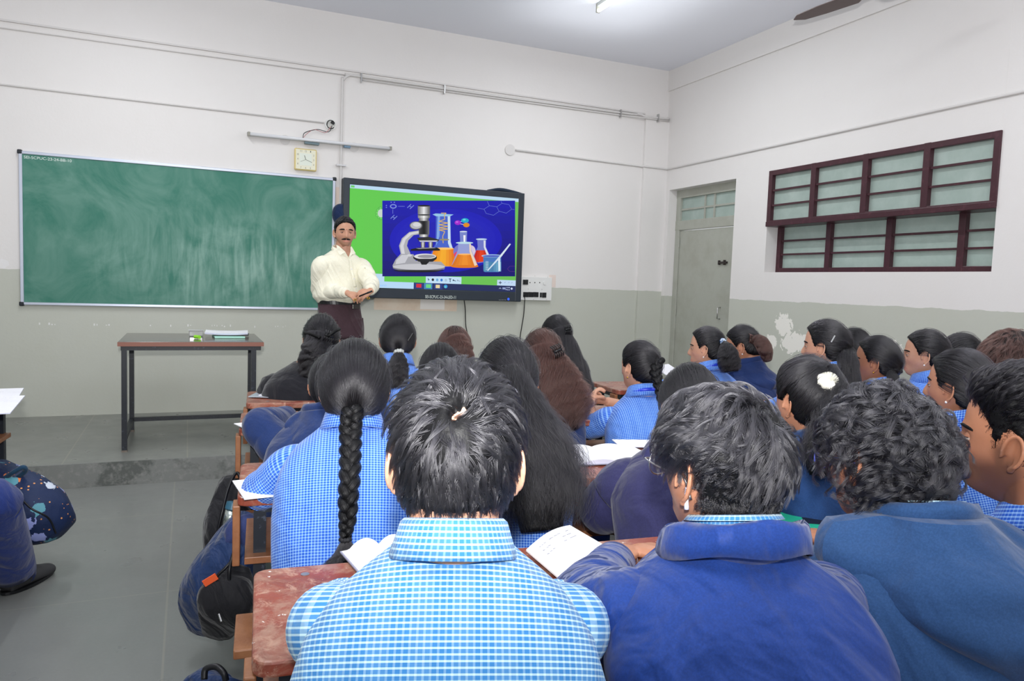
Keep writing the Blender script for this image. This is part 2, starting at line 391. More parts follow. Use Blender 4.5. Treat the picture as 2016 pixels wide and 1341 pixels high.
for z in (.35, 1.1, 1.85): struct('hinge', MB().tube([(.105, DY0 - .078, z), (.105, DY0 - .078, z + .1)], .007, 8), M_doorp, drO)
# window
M_mar = mat('maroon_paint', C(66, 34, 42), .35, .4, noise=[(20, .55, .75, C(90, 50, 60))])
wO = empty('window_1', (0, 0, 0), kind='structure')
def win(x0, x1, yl, yr, z0, z1, fr, n):
    b = MB(); g = MB(); bars = MB()
    b.box2((x0, yl, z0), (x1, yr, z0 + fr)); b.box2((x0, yl, z1 - fr), (x1, yr, z1)); b.box2((x0, yl, z0), (x1, yl - fr, z1)); b.box2((x0, yr + fr, z0), (x1, yr, z1))
    for k in range(1, n):
        y = yl + (yr - yl) * k / n; b.box2((x0, y - fr * .55, z0), (x1, y + fr * .55, z1))
    hh = (z1 - z0 - 2 * fr) / 3
    for k in (1, 2):
        z = z0 + fr + hh * k; bars.box2((x0 + .01, yl, z - .008), (x0 + .03, yr, z + .008))
    g.box2((x0 + .04, yl, z0), (x0 + .045, yr, z1))
    b.build('window_frame', M_mar, wO, bevel=.004); bars.build('window_bars', M_mar, wO); g.build('window_glass', gl, wO)
win(-.012, .07, WY0, WY1, 1.995, WZ1, .045, 4)
win(.13, .19, WY0 - .0, WY1 - .28, WZ0 - .0, 2.03, .045, 4)
struct('window_rail', MB().box2((-.02, WY0, 1.985), (.16, WY1, 2.03)), M_mar, wO, bevel=.004)
# conduits
def pipe(name, pts, r=.011, par=None): 
    return MB().tube(pts, r, 8).build(name, M_pipe, par, smooth=True)
cO = empty('trim_conduit', (0, 0, 0), kind='structure')
pipe('pipe', cr([(-3.60, -.015, 1.2), (-3.60, -.015, 2.2), (-3.60, -.015, 3.12), (-3.59, -.015, 3.20), (-3.54, -.015, 3.243), (-3.46, -.015, 3.25), (-2.2, -.015, 3.25), (-.62, -.015, 3.262), (-.4, -.03, 3.27), (-.3, -.05, 3.25), (-.02, -.05, 3.262)], 70), .012, cO)
pipe('pipe', [(-3.42, -.015, 3.222), (-.6, -.015, 3.235), (-.33, -.05, 3.235), (-.02, -.05, 3.235)], .008, cO)
pipe('pipe', [(XL, -.01, 2.80), (-3.76, -.01, 2.79)], .007, cO)
pipe('pipe', [(XL, -.01, 3.22), (-3.5, -.01, 3.245)], .005, cO)
pipe('pipe', [(-1.84, -.012, 2.742), (-.33, -.012, 2.72), (-.31, -.045, 2.718), (-.01, -.045, 2.713), (-.012, -.1, 2.713), (-.012, YB, 2.715)], .010, cO)
for q in [(-3.43, 3.235), (-2.62, 3.24), (-.63, 3.25), (-.17, 3.25)]:
    MB().box((q[0], -.02 - (.035 if q[0] > -.3 else 0), q[1]), (.012, .035, .085)).build('clip', M_steel, cO)
MB().box((-3.60, -.02, 2.42), (.09, .03, .015)).build('clip', M_steel, cO)
MB().tube([(-1.90, -.012, 2.738), (-1.90, 0, 2.738)], .055, 24).build('junction_cover', M_pipe, cO)

# ------------------------------------------------------------------ text
def text(body, name, org, xd, yd, w, h, m, parent=None, lift=0.0):
    """lettering of the given size with its lower left at org"""
    fc = bpy.data.curves.new('t', 'FONT'); fc.body = body; fc.resolution_u = 3; t = bpy.data.objects.new('t', fc); COL.objects.link(t)
    bpy.context.view_layer.update(); dg = bpy.context.evaluated_depsgraph_get()
    me = bpy.data.meshes.new_from_object(t.evaluated_get(dg)); bpy.data.objects.remove(t)
    V = np.array([v.co[:] for v in me.vertices]); lo = V.min(0); sz = V.max(0) - lo; sz[2] = 1
    xd = nz(np.array(xd, float)); yd = nz(np.array(yd, float)); n = np.cross(xd, yd)
    P = np.array(org) + xd * ((V[:, :1] - lo[0]) / sz[0] * w) + yd * ((V[:, 1:2] - lo[1]) / sz[1] * h) + n * lift
    if parent is not None: P = P - wpos(parent)
    me.vertices.foreach_set('co', P.astype(np.float32).ravel()); me.materials.clear(); me.materials.append(m); me.update()
    o = bpy.data.objects.new(name, me); COL.objects.link(o); o.parent = parent; return o

# ------------------------------------------------------------------ green board
gb = empty('chalkboard', (-4.89, 0, 1.68), 'long green chalkboard with smeared chalk dust in an aluminium frame on the wall', 'chalkboard')
m = mat('green_slate', C(62, 122, 104), .55, .3); N = NT(m); p = N.tc('Object'); x, y, z = N.sep(p)
sw = N.noise(p, 1.6, 7, dist=2.2, rough=.62); st = N.noise(N.comb(N.math('MULTIPLY', x, 9.), 0., N.math('MULTIPLY', z, 1.4)), 1.5, 6, dist=1.0)
dx = N.math('SUBTRACT', x, .35); dz = N.math('ADD', z, .22)
rad = N.rng(N.math('SQRT', N.math('ADD', N.math('MULTIPLY', dx, dx), N.math('MULTIPLY', N.math('MULTIPLY', dz, dz), 5.))), .2, 1.25, 1., 0.)
f = N.math('MULTIPLY', N.rng(sw, .38, .72), .5); f = N.math('ADD', f, N.math('MULTIPLY', N.math('MULTIPLY', N.rng(st, .42, .72), rad), .8), clamp=True)
N.base(N.mix(N.math('MULTIPLY', f, .8), C(56, 120, 103), C(150, 184, 172)))
MB().box2((-6.12, -.022, 1.09), (-3.665, -.004, 2.285)).build('writing_surface', m, gb)
fr = MB()
for a, b in (((-6.135, -.03, 1.072), (-3.65, -.0, 1.094)), ((-6.135, -.03, 2.272), (-3.65, 0, 2.296)), ((-6.135, -.03, 1.072), (-6.112, 0, 2.296)), ((-3.673, -.03, 1.072), (-3.65, 0, 2.296))): fr.box2(a, b)
fr.build('frame', M_alu, gb, bevel=.004)
for x in (-6.128, -3.658):
    for z in (1.08, 2.288): MB().box((x, -.017, z), (.035, .036, .035)).build('corner_cap', M_black, gb, bevel=.008)
CHALKW = mat('chalk_white', C(225, 235, 230), .8, .1)
text('SEI-SCPUC-23-24-BB-10', 'lettering', (-6.10, -.0225, 2.238), (1, 0, -.0), (0, 0, 1), .33, .022, CHALKW, gb)

# ------------------------------------------------------------------ interactive screen
Yt = -.10
tv = empty('television', (-2.63, 0, 1.75), 'large black wall screen showing a microscope and flasks on blue', 'television')
c0, c1, c2 = at(677, 352, Y=Yt), at(1033, 381, Y=Yt), at(1027, 594, Y=Yt)
x0, x1, z1, z0 = c0[0], c1[0], c1[2], c2[2]
M_bez = mat('dark_bezel', C(44, 52, 62), .4, .4)
bz = MB(); t = .045
sx0, sz1 = at(689, 362, Y=Yt)[0], at(689, 363, Y=Yt)[2]; sx1 = at(1021, 389, Y=Yt)[0]; sz0 = at(1014, 575, Y=Yt)[2]
for a, b in (((x0, Yt, z0), (x1, Yt + .09, sz0)), ((x0, Yt, sz1), (x1, Yt + .09, z1)), ((x0, Yt, z0), (sx0, Yt + .09, z1)), ((sx1, Yt, z0), (x1, Yt + .09, z1))): bz.box2(a, b)
bz.build('bezel', M_bez, tv, bevel=.006)
MB().box2((x0 + .02, Yt + .03, z0 + .02), (x1 - .02, Yt + .095, z1 - .02)).build('back_panel', M_blk, tv)
MB().tube([at(960, 375, Y=-.06), at(985, 374, Y=-.06), at(1010, 379, Y=-.06), at(1030, 383, Y=-.06)], [(.008, .02), (.02, .03), (.02, .03), (.010, .02)], 12, 16, rnd=False).build('cover', mat('navy_dust_cover', C(38, 50, 66), .8, .2), tv, smooth=True)
EM = bpy.data.materials.new('screen_light'); EM.use_nodes = True; nt = EM.node_tree; b = nt.nodes['Principled BSDF']
a = nt.nodes.new('ShaderNodeVertexColor'); a.layer_name = 'Col'; nt.links.new(a.outputs['Color'], b.inputs['Emission Color']); b.inputs['Emission Strength'].default_value = .95
b.inputs['Base Color'].default_value = (.01, .01, .01, 1); b.inputs['Roughness'].default_value = .5; b.inputs['Specular IOR Level'].default_value = .15
class Art(MB):
    def __init__(s): super().__init__(); s.k = 0
    def pt(s, P): 
        s.k += 1; yy = Yt - .0006 - .00003 * s.k
        return np.array([at(px, py, Y=Yt) * (1, 0, 1) + (0, yy, 0) for px, py in P])
    def pg(s, P, c): return s.poly(s.pt(P), C(*c))
    def el(s, cx, cy, rx, ry, c, n=28, a0=0, a1=2 * math.pi): return s.pg([(cx + rx * math.cos(a0 + (a1 - a0) * i / n), cy + ry * math.sin(a0 + (a1 - a0) * i / n)) for i in range(n + (a1 - a0 < 6))], c)
    def ln(s, P, wd, c):
        for (ax, ay), (bx, by) in zip(P[:-1], P[1:]):
            L = math.hypot(bx - ax, by - ay) or 1; nx, ny = -(by - ay) / L * wd / 2, (bx - ax) / L * wd / 2
            s.pg([(ax + nx, ay + ny), (bx + nx, by + ny), (bx - nx, by - ny), (ax - nx, ay - ny)], c)
    def grad(s, L, R, n, c0, c1, c2=None):
        """quad strips blended between left edge L=(top,bottom) and right edge R"""
        L = np.array(L, float); R = np.array(R, float)
        for i in range(n):
            t0, t1 = i / n, (i + 1) / n; f = (i + .5) / n
            c = [c0[k] + (c1[k] - c0[k]) * f for k in range(3)] if c2 is None else ([c0[k] + (c1[k] - c0[k]) * f * 2 for k in range(3)] if f < .5 else [c1[k] + (c2[k] - c1[k]) * (f * 2 - 1) for k in range(3)])
            a, b_ = L + (R - L) * t0, L + (R - L) * t1
            s.pg([a[0], b_[0], b_[1], a[1]], c)
scr = Art()
q = [(689, 362), (1021, 389), (1014, 575), (692, 570)]
def sp(u, v):   # position on the screen in its own fractions, as a pixel on the plane
    P = np.array((sx0 + (sx1 - sx0) * u, Yt, sz1 + (sz0 - sz1) * v)); d = P - CAM; z = d @ _f
    return (1008 + FPX * (d @ _r) / z, 670.5 - FPX * (d @ _u) / z)
def srect(s, u0, v0, u1, v1, c): s.pg([sp(u0, v0), sp(u1, v0), sp(u1, v1), sp(u0, v1)], c)
for i in range(12): srect(scr, i / 12, 0, (i + 1) / 12, 1, (98 + i, 205 - i, 78 + i * .6))
srect(scr, 0, 0, 1, .035, (190, 222, 246)); srect(scr, .005, .008, .025, .028, (110, 210, 110))
srect(scr, 0, .935, 1, 1, (34, 44, 92)); srect(scr, 0, .935, .37, 1, (186, 220, 250))
for u, c in ((.375, (40, 60, 130)), (.43, (70, 130, 190)), (.49, (40, 60, 130))): srect(scr, u, .937, u + .05, .998, c)
srect(scr, .385, .948, .415, .985, (215, 40, 60)); srect(scr, .442, .948, .472, .985, (110, 215, 130)); srect(scr, .50, .95, .525, .985, (235, 215, 160))
x, y = sp(.56, .965); scr.el(x, y, 3.6, 3.6, (50, 150, 225)); scr.el(x - .4, y + .8, 1.8, 1.5, (120, 225, 180))
srect(scr, 0, .86, .20, .935, (190, 222, 246)); srect(scr, .44, .862, .655, .935, (196, 226, 248)); srect(scr, .88, .875, 1, .935, (196, 220, 246))
for i in range(8):
    x, y = sp(.456 + i * .026, .9); cc = [(60, 90, 120), (40, 40, 50), (110, 170, 220), (50, 120, 210), (170, 200, 220), (50, 70, 100), (40, 60, 90), (150, 170, 190)][i]
    if i in (0,): scr.pg([(x - 1.5, y - 3.5), (x + 2.5, y + 1), (x, y + 1), (x - .5, y + 3.5)], cc)
    elif i == 5: scr.ln([(x - 2.6, y - 3), (x + 2.6, y - 3)], 1.4, cc); scr.ln([(x, y - 3), (x, y + 3.5)], 1.4, cc)
    elif i in (6, 7): scr.ln([(x - 3, y - .5), (x + 3, y + 1)], 1.2, cc); scr.el(x - 2, y - .6, 1.5, 1.6, cc, 10)
    else: scr.el(x, y, 2.4, 2.8, cc, 12)
x, y = sp(.90, .905); scr.ln([(x - 3, y), (x + 3, y)], 1.3, (40, 50, 80)); scr.ln([(x, y - 3), (x, y + 3)], 1.3, (40, 50, 80))
for u in (.93, .955, .975): x, y = sp(u, .905); scr.ln([(x - 1.5, y), (x + 1.5, y - 1.5)], 1, (150, 170, 210))
x, y = sp(.90, .965); scr.ln([(x - 2, y + 1), (x, y - 1), (x + 2, y + 1)], .8, (200, 210, 240)); x, y = sp(.975, .965); scr.el(x, y, 2, 2.2, (210, 220, 245), 8)
srect(scr, .915, .955, .935, .975, (150, 165, 210))
for dx, dy in [(0, 0), (-3, 3), (-5, 8), (-4.5, 13), (-1, 17), (3, 19), (2, -1)]: scr.el(744 + dx + 3, 411 + dy, 3.2, 3.2, (70, 140, 70), 12); scr.el(744 + dx + 3, 411 + dy, 2.6, 2.6, (110, 215, 95), 12)
scr.el(750, 420, 6.5, 8, (200, 215, 205))
so = scr.build('screen', EM, tv, color=True)
text('search', 'lettering', at(*sp(.17, .985), Y=Yt - .0025), (1, 0, 0), (0, 0, 1), .075, .022, mat('caption_blue', C(110, 150, 200), .6, .1, emit=(C(120, 160, 210), .8)), tv)
LT = mat('caption_white', C(200, 210, 240), .6, .1, emit=(C(200, 210, 240), .8))
text('11:17 AM', 'lettering', at(*sp(.938, .961), Y=Yt - .0025), (1, 0, 0), (0, 0, 1), .042, .011, LT, tv)
text('19-Nov-25', 'lettering', at(*sp(.936, .983), Y=Yt - .0025), (1, 0, 0), (0, 0, 1), .046, .011, LT, tv)
# the picture of the microscope and the flasks (in crop pixels of 4.789 per pixel)
ar = Art(); ar.k = 160
def z(P): return [(680 + a / 4.789, 340 + b / 4.789) for a, b in P]
def ell(cx, cy, rx, ry, c, n=30, **k): ar.el(680 + cx / 4.789, 340 + cy / 4.789, rx / 4.789, ry / 4.789, c, n, **k)
for i in range(10):
    a0, a1 = 264 + i * 71.4, 264 + (i + 1) * 71.4; ar.pg(z([(347, a0), (1598, a0), (1598, a1), (347, a1)]), (8 + i * .4, 6, 176 - i * 7))
for k, c in enumerate([(14, 12, 184), (20, 20, 186), (24, 26, 184), (22, 22, 178)]): ell(945, 640, 530 - k * 60, 300 - k * 38, c, 48)
lb = (120, 140, 220)
ell(450, 318, 32, 22, lb); ell(450, 318, 21, 12, (16, 14, 182)); ar.ln(z([(495, 318), (558, 318)]), .7, lb); ar.ln(z([(446, 345), (446, 388)]), .7, lb)
for (hx, hy) in ((612, 320), (455, 422)): 
    ar.ln(z([(hx - 30, hy + 12), (hx + 5, hy - 22)]), 1.4, lb); ar.ln(z([(hx - 5, hy + 22), (hx + 32, hy - 12)]), 1.4, lb); ar.ln(z([(hx - 14, hy - 6), (hx + 14, hy + 8)]), 1.2, lb)
for p_ in [(385, 310), (385, 328), (430, 280), (460, 280)]: ell(p_[0], p_[1], 6, 5, lb, 8)
g = (110, 130, 215)
ar.ln(z([(1245, 335), (1305, 345), (1355, 312), (1425, 322), (1447, 365), (1395, 402), (1325, 385), (1305, 345)]), .6, g); ar.ln(z([(1425, 322), (1475, 290), (1540, 302), (1565, 345), (1515, 382), (1447, 365)]), .6, g)
ar.ln(z([(1355, 312), (1335, 270)]), .6, g); ar.ln(z([(1475, 290), (1465, 272)]), .6, g); ar.ln(z([(1565, 345), (1592, 350)]), .6, g); ar.ln(z([(1598, 882), (1548, 882), (1525, 908), (1548, 932), (1598, 932)]), .5, (110, 60, 140))
# tall flask
ar.pg(z([(852, 400), (990, 400), (992, 660), (1045, 800), (1010, 885), (940, 890), (800, 770), (848, 670)]), (70, 100, 205)); ar.pg(z([(820, 395), (850, 385), (1018, 395), (985, 412), (855, 412)]), (150, 200, 235)); ar.pg(z([(868, 412), (890, 412), (885, 600), (855, 690)]), (130, 170, 230)); ar.pg(z([(962, 412), (985, 412), (990, 655), (1035, 790), (1015, 800), (965, 665)]), (205, 225, 245))
ar.grad(z([(835, 712), (780, 880)]), z([(1018, 712), (1040, 885)]), 8, (235, 130, 20), (250, 180, 40), (225, 110, 20)); ell(925, 716, 95, 10, (255, 200, 110))
Y_ = (220, 180, 90)
ar.ln(z([(900, 382), (948, 382), (930, 400), (935, 440), (880, 460), (965, 475), (880, 492), (965, 506), (880, 520), (965, 532), (880, 540), (935, 555), (915, 600), (920, 665)]), 1.5, Y_); ell(930, 632, 48, 9, (150, 140, 110), 20)
# red bulb flask behind, red erlenmeyer
ell(1120, 745, 105, 80, (120, 120, 200)); ell(1115, 775, 95, 42, (225, 60, 110)); ell(1180, 740, 45, 55, (215, 200, 225))
ar.pg(z([(1240, 630), (1325, 630), (1322, 700), (1375, 832), (1250, 855), (1200, 800), (1245, 700)]), (110, 120, 200)); ell(1280, 628, 52, 8, (190, 215, 240)); ar.grad(z([(1232, 732), (1190, 850)]), z([(1332, 732), (1378, 832)]), 6, (190, 20, 10), (235, 70, 20), (170, 10, 10)); ar.pg(z([(1300, 640), (1318, 640), (1318, 700), (1350, 770), (1330, 775), (1302, 705)]), (220, 225, 240))
# front flask
ar.pg(z([(1075, 552), (1145, 552), (1142, 655), (1080, 655)]), (120, 135, 205)); ell(1110, 556, 35, 6, (215, 225, 240)); ar.pg(z([(1110, 590), (1130, 590), (1128, 655), (1112, 655)]), (245, 245, 250))
ar.pg(z([(1062, 665), (1180, 665), (1185, 730), (1245, 870), (1000, 870), (1058, 730)]), (150, 160, 215)); ell(1120, 662, 82, 10, (190, 225, 235)); ar.grad(z([(1058, 768), (995, 885)]), z([(1192, 768), (1252, 885)]), 8, (215, 115, 20), (245, 150, 40), (215, 105, 10)); ell(1122, 885, 128, 14, (225, 120, 20)); ell(1125, 770, 66, 7, (255, 190, 110)); ar.pg(z([(1165, 672), (1180, 672), (1182, 735), (1240, 870), (1215, 880), (1168, 745)]), (240, 215, 190))
# molecule
ar.ln(z([(1057, 470), (1125, 452)]), 1, (220, 220, 240)); ar.ln(z([(1057, 480), (1138, 492)]), 1, (220, 220, 240)); ell(1057, 472, 30, 22, (165, 30, 205)); ell(1125, 452, 36, 22, (20, 175, 205)); ell(1138, 494, 30, 21, (225, 140, 20)); ell(1050, 466, 12, 8, (200, 100, 230)); ell(1118, 444, 14, 8, (110, 215, 230))
# beaker and rod
ar.pg(z([(1298, 790), (1465, 790), (1466, 925), (1440, 938), (1310, 938), (1298, 920)]), (70, 120, 190)); ar.grad(z([(1300, 842), (1300, 932)]), z([(1464, 842), (1464, 932)]), 7, (80, 150, 185), (70, 130, 175), (130, 190, 215)); ell(1378, 785, 98, 14, (170, 205, 235)); ell(1378, 787, 86, 9, (70, 90, 190)); ar.pg(z([(1436, 800), (1456, 800), (1456, 925), (1440, 932)]), (225, 240, 250)); ar.pg(z([(1545, 668), (1557, 675), (1470, 790), (1340, 928), (1335, 920), (1450, 785)]), (215, 230, 245))
for i in range(8): ar.ln(z([(1318, 838 + i * 11), (1346, 838 + i * 11)]), .6, (225, 240, 250))
# microscope
ar.pg(z([(690, 545), (600, 560), (530, 620), (503, 690), (520, 770), (600, 790), (610, 760), (578, 690), (590, 640), (640, 590), (700, 580)]), (175, 175, 182)); ar.pg(z([(690, 553), (600, 568), (540, 625), (514, 690), (528, 765), (560, 780), (546, 690), (566, 632), (620, 585), (690, 570)]), (215, 215, 220))
ar.pg(z([(520, 765), (640, 770), (660, 830), (900, 840), (938, 880), (930, 910), (800, 930), (560, 930), (450, 905), (442, 875), (470, 820)]), (165, 165, 172)); ar.pg(z([(530, 775), (600, 775), (560, 850), (470, 865), (478, 825)]), (205, 205, 212)); ell(690, 898, 246, 34, (120, 120, 128)); ell(690, 888, 246, 28, (200, 200, 206)); ell(690, 920, 240, 20, (25, 25, 30), a0=0, a1=math.pi)
ar.grad(z([(686, 455), (690, 585)]), z([(790, 455), (788, 585)]), 9, (70, 70, 75), (12, 12, 14), (120, 120, 125)); ar.grad(z([(680, 315), (680, 395)]), z([(795, 315), (795, 395)]), 9, (110, 110, 112), (235, 235, 238), (80, 80, 84)); ar.grad(z([(680, 402), (682, 430)]), z([(795, 402), (792, 430)]), 7, (130, 130, 132), (240, 240, 240), (90, 90, 94)); ar.grad(z([(692, 430), (692, 455)]), z([(782, 430), (782, 455)]), 7, (100, 100, 102), (220, 220, 222), (70, 70, 74)); ell(738, 313, 58, 8, (20, 20, 22)); ell(738, 399, 57, 6, (20, 20, 22)); ar.grad(z([(695, 583), (695, 608)]), z([(780, 583), (780, 608)]), 7, (120, 120, 122), (240, 240, 240), (90, 90, 94))
ell(662, 500, 61, 40, (95, 95, 100)); ell(662, 498, 52, 33, (185, 185, 190)); ell(670, 490, 36, 20, (215, 215, 218))
ar.pg(z([(672, 615), (780, 605), (882, 632), (870, 650), (690, 650), (682, 632)]), (40, 40, 44)); ar.pg(z([(690, 640), (870, 640), (850, 652), (700, 652)]), (205, 205, 210))
for x_ in (728, 800): ar.grad(z([(x_ - 22, 655), (x_ - 18, 705)]), z([(x_ + 22, 655), (x_ + 18, 705)]), 6, (60, 60, 64), (240, 240, 242), (40, 40, 44)); ell(x_, 708, 18, 5, (210, 210, 214))
ar.pg(z([(612, 722), (690, 706), (860, 706), (888, 722), (888, 736), (612, 738)]), (14, 14, 16)); ar.pg(z([(660, 712), (830, 706), (850, 712), (690, 720)]), (150, 150, 154))
ell(748, 800, 112, 36, (24, 24, 28)); ell(748, 790, 104, 26, (225, 225, 228)); ell(760, 790, 82, 16, (150, 150, 156)); ar.pg(z([(640, 812), (858, 812), (820, 840), (690, 840)]), (30, 30, 34)); ar.pg(z([(700, 838), (790, 838), (760, 868), (715, 868)]), (20, 20, 22)); ell(600, 780, 24, 12, (210, 210, 214))
ar.build('screen_picture', EM, so, color=True)
text('SEI-SCPUC-23-24-LED-11', 'lettering', at(837, 587, Y=Yt - .001), (1, 0, 0), (0, 0, 1), .315, .030, CHALKW, tv)
q = at(1001, 589, Y=Yt - .002); MB().tube([q, q + (0, .002, 0)], .012, 16).build('power_light', mat('blue_led', C(40, 70, 230), .4, .3, emit=(C(50, 90, 255), 1.2)), tv)
dd = MB()
for i in range(5): dd.box(at(983 + i * 3, 590.5, Y=Yt), (.007, .002, .003))
dd.build('buttons', M_white, tv)

# ------------------------------------------------------------------ switchboard, cables, clock, tube fittings, bag on the wall
sb = empty('switchboard', (-1.55, 0, 1.35), 'white electrical switchboard with black switches beside the wall screen', 'switchboard')
a, b = at(1015, 541, Y=0), at(1081, 592, Y=0)
MB().box2((a[0], -.035, b[2]), (b[0] + .01, 0, a[2] - .015)).build('plate', M_white, sb, bevel=.004)
def swt(px0, px1, py0, py1):
    a, b = at(px0, py0, Y=-.036), at(px1, py1, Y=-.036); MB().box2((a[0], -.046, b[2]), (b[0], -.03, a[2])).build('switch', M_blk, sb, bevel=.002)
swt(1029.5, 1034, 550.5, 560.5); swt(1035, 1039, 550.5, 560.5)
for i, x in enumerate((1030, 1040, 1050)): swt(x, x + 9.4, 575, 585)
swt(1063, 1065.8, 576, 585.5); swt(1067.2, 1070.6, 576, 586); swt(1071.5, 1074.8, 576, 586)
for px in (1043.5, 1053, 1062.5):
    q = at(px, 556.5, Y=-.036); MB().tube([q, q + (0, .01, 0)], .006, 12).build('indicator', M_blk, sb)
q = at(1072, 557.5, Y=-.036); MB().tube([q + (0, -.008, 0), q + (0, .01, 0)], .018, 20).build('dimmer', M_white, sb)
for p_ in [(1053, 543.5), (1078.5, 545.5), (1076, 590), (1050.5, 589.5), (1040, 569), (1067, 570)]: MB().box(at(*p_, Y=-.037), (.006, .004, .006)).build('screw', M_steel, sb)
M_cab = mat('black_cable', C(24, 25, 28), .5, .3)
def cab(name, P, label, r=.005, m=None, n=50):
    o = MB().tube(cr([np.array(p) for p in P], n), r, 8).build(name, m or M_cab, None, smooth=True); return tag(o, label, 'cable')
cab('power_cable', [at(1032, 580, Y=-.05), at(1033, 592, Y=-.03), at(1031, 620, Y=-.02), at(1027, 645, Y=-.02), at(1024, 668, Y=-.02), (-1.72, -.02, .5), (-1.70, -.02, .2)], 'thin black cable hanging from the white switchboard')
cab('display_cable', [at(914, 592, Y=-.05), at(916, 610, Y=-.02), at(917, 640, Y=-.02), at(921, 668, Y=-.02), (-2.30, -.02, .5), (-2.28, -.02, .2)], 'thin black cable hanging below the middle of the wall screen')
# clock
ck = empty('wall_clock', (-3.92, 0, 2.44), 'square cream and gold wall clock above the green board', 'clock')
cx, cz, s = -3.922, 2.438, .098
M_gold = mat('pale_gold', C(226, 206, 140), .3, .5, .3); M_crm = mat('cream_face', C(232, 230, 208), .5, .3)
MB().box((cx, -.02, cz), (2 * s, .04, 2 * s)).build('case', M_gold, ck, bevel=.01)
MB().box((cx, -.041, cz), (2 * s - .022, .003, 2 * s - .022)).build('dial', M_crm, ck); MB().box((cx, -.0428, cz), (.108, .001, .108)).build('inner_dial', mat('pale_green_face', C(226, 232, 220), .5, .3), ck)
inkm = mat('clock_ink', C(110, 112, 100), .5, .3)
for n_, (dx, dz) in {12: (0, .074), 1: (.042, .074), 2: (.07, .042), 3: (.07, 0), 4: (.07, -.042), 5: (.042, -.074), 6: (0, -.074), 7: (-.042, -.074), 8: (-.07, -.042), 9: (-.07, 0), 10: (-.07, .042), 11: (-.042, .074)}.items():
    w_ = .014 if n_ > 9 else .008; text(str(n_), 'numeral', (cx + dx - w_ / 2, -.0432, cz + dz - .008), (1, 0, 0), (0, 0, 1), w_, .016, inkm, ck)
for (dx, dz, r) in ((-.012, .036, .0022), (.055, -.022, .0016), (-.046, -.022, .001)): MB().tube([(cx, -.045, cz), (cx + dx, -.045, cz + dz)], r, 6).build('clock_hand', inkm, ck)
# tube fittings
def tube_fit(name, P0, P1, drop, lit, label):
    """batten along P0-P1, tube hung off its face in the direction drop"""
    P0 = np.array(P0, float); P1 = np.array(P1, float); drop = nz(np.array(drop, float)); ax = nz(P1 - P0); L = np.linalg.norm(P1 - P0)
    o = empty(name, (P0 + P1) / 2, label, 'tube light'); c = np.cross(ax, drop)
    R = np.stack([ax, drop, c], 1)
    MB().box((P0 + P1) / 2 + drop * .016, (L, .028, .032), R=R).build('batten', mat('grey_batten', C(186, 188, 186), .45, .4), o, bevel=.003)
    off = drop * .062
    for e in (P0 + ax * .012, P1 - ax * .012): MB().box(e + drop * .04, (.02, .075, .036), R=R).build('end_cap', mat('cap_plastic', C(150, 148, 138), .4, .4), o, bevel=.004)
    tm_ = mat('glowing_tube', C(240, 245, 245), .3, .3, emit=((.92, 1, .98), 9)) if lit else mat('white_tube', C(225, 226, 230), .25, .5)
    MB().tube([P0 + ax * .02 + off, P1 - ax * .02 + off], .014, 16).build('glass_tube', tm_, o, smooth=True)
    return o, R
o, R = tube_fit('tube_light', (-4.425, 0, 2.618), (-3.135, 0, 2.622), (0, -1, -.12), False, 'unlit fluorescent tube fitting mounted on the wall above the clock')
MB().box(np.array((-3.87, -.03, 2.60)), (.13, .05, .045)).build('ballast', mat('grey_blue_ballast', C(110, 130, 138), .4, .4), o, bevel=.003)
MB().box(np.array((-3.55, -.03, 2.592)), (.06, .045, .02)).build('starter', mat('blue_starter', C(120, 150, 175), .4, .4), o, bevel=.003)
for x in (-4.1, -3.48): MB().tube([(x, -.004, 2.6), (x, 0, 2.6)], .045, 20).build('wall_plate', M_pipe, o)
tipt = at(1176, 22, z=H - .06)
for i, (x, y) in enumerate(TUBES):
    yy = y + .6
    if i == 0: x, yy = tipt[0], tipt[1]
    tube_fit('tube_light', (x, yy, H), (x, yy - 1.2, H), (0, 0, -1), True, ['lit fluorescent tube at the top edge of the ceiling near the far wall', 'lit ceiling tube above the platform table', 'lit ceiling tube above the desks by the window wall', 'lit ceiling tube over the left aisle', 'lit ceiling tube behind the last row'][i])
ro = empty('junction_box', (-3.70, 0, 2.78), 'open round wall junction box with loose black wires above the tube fitting', 'junction box')
MB().tube([(-3.70, -.018, 2.78), (-3.70, 0, 2.78)], .052, 28).build('rim', M_white, ro, bevel=.003)
MB().tube([(-3.70, -.0195, 2.78), (-3.70, -.017, 2.78)], .042, 28).build('opening', mat('box_inside', C(205, 205, 200), .5, .3), ro)
MB().tube(cr([np.array((-3.70 + .035 * math.cos(a), -.024 - .006 * math.sin(3 * a), 2.78 + .038 * math.sin(a))) for a in np.linspace(.4, 5.6, 12)], 40), .004, 6).build('wire', M_cab, ro)
MB().box((-3.685, -.028, 2.795), (.035, .018, .022), R=np.array(Matrix.Rotation(.5, 3, 'Y'))).build('connector', M_blk, ro)
MB().tube(cr([np.array(p) for p in [(-3.69, -.03, 2.77), (-3.72, -.03, 2.71), (-3.82, -.03, 2.72), (-3.93, -.03, 2.68), (-3.95, -.04, 2.63)]], 30), .003, 6).build('wire', M_cab, ro)
MB().tube(cr([np.array(p) for p in [(-3.70, -.03, 2.76), (-3.75, -.035, 2.70), (-3.85, -.03, 2.715), (-3.92, -.03, 2.665), (-3.95, -.04, 2.62)]], 30), .0025, 6).build('wire', mat('red_wire', C(190, 130, 130), .5, .3), ro)
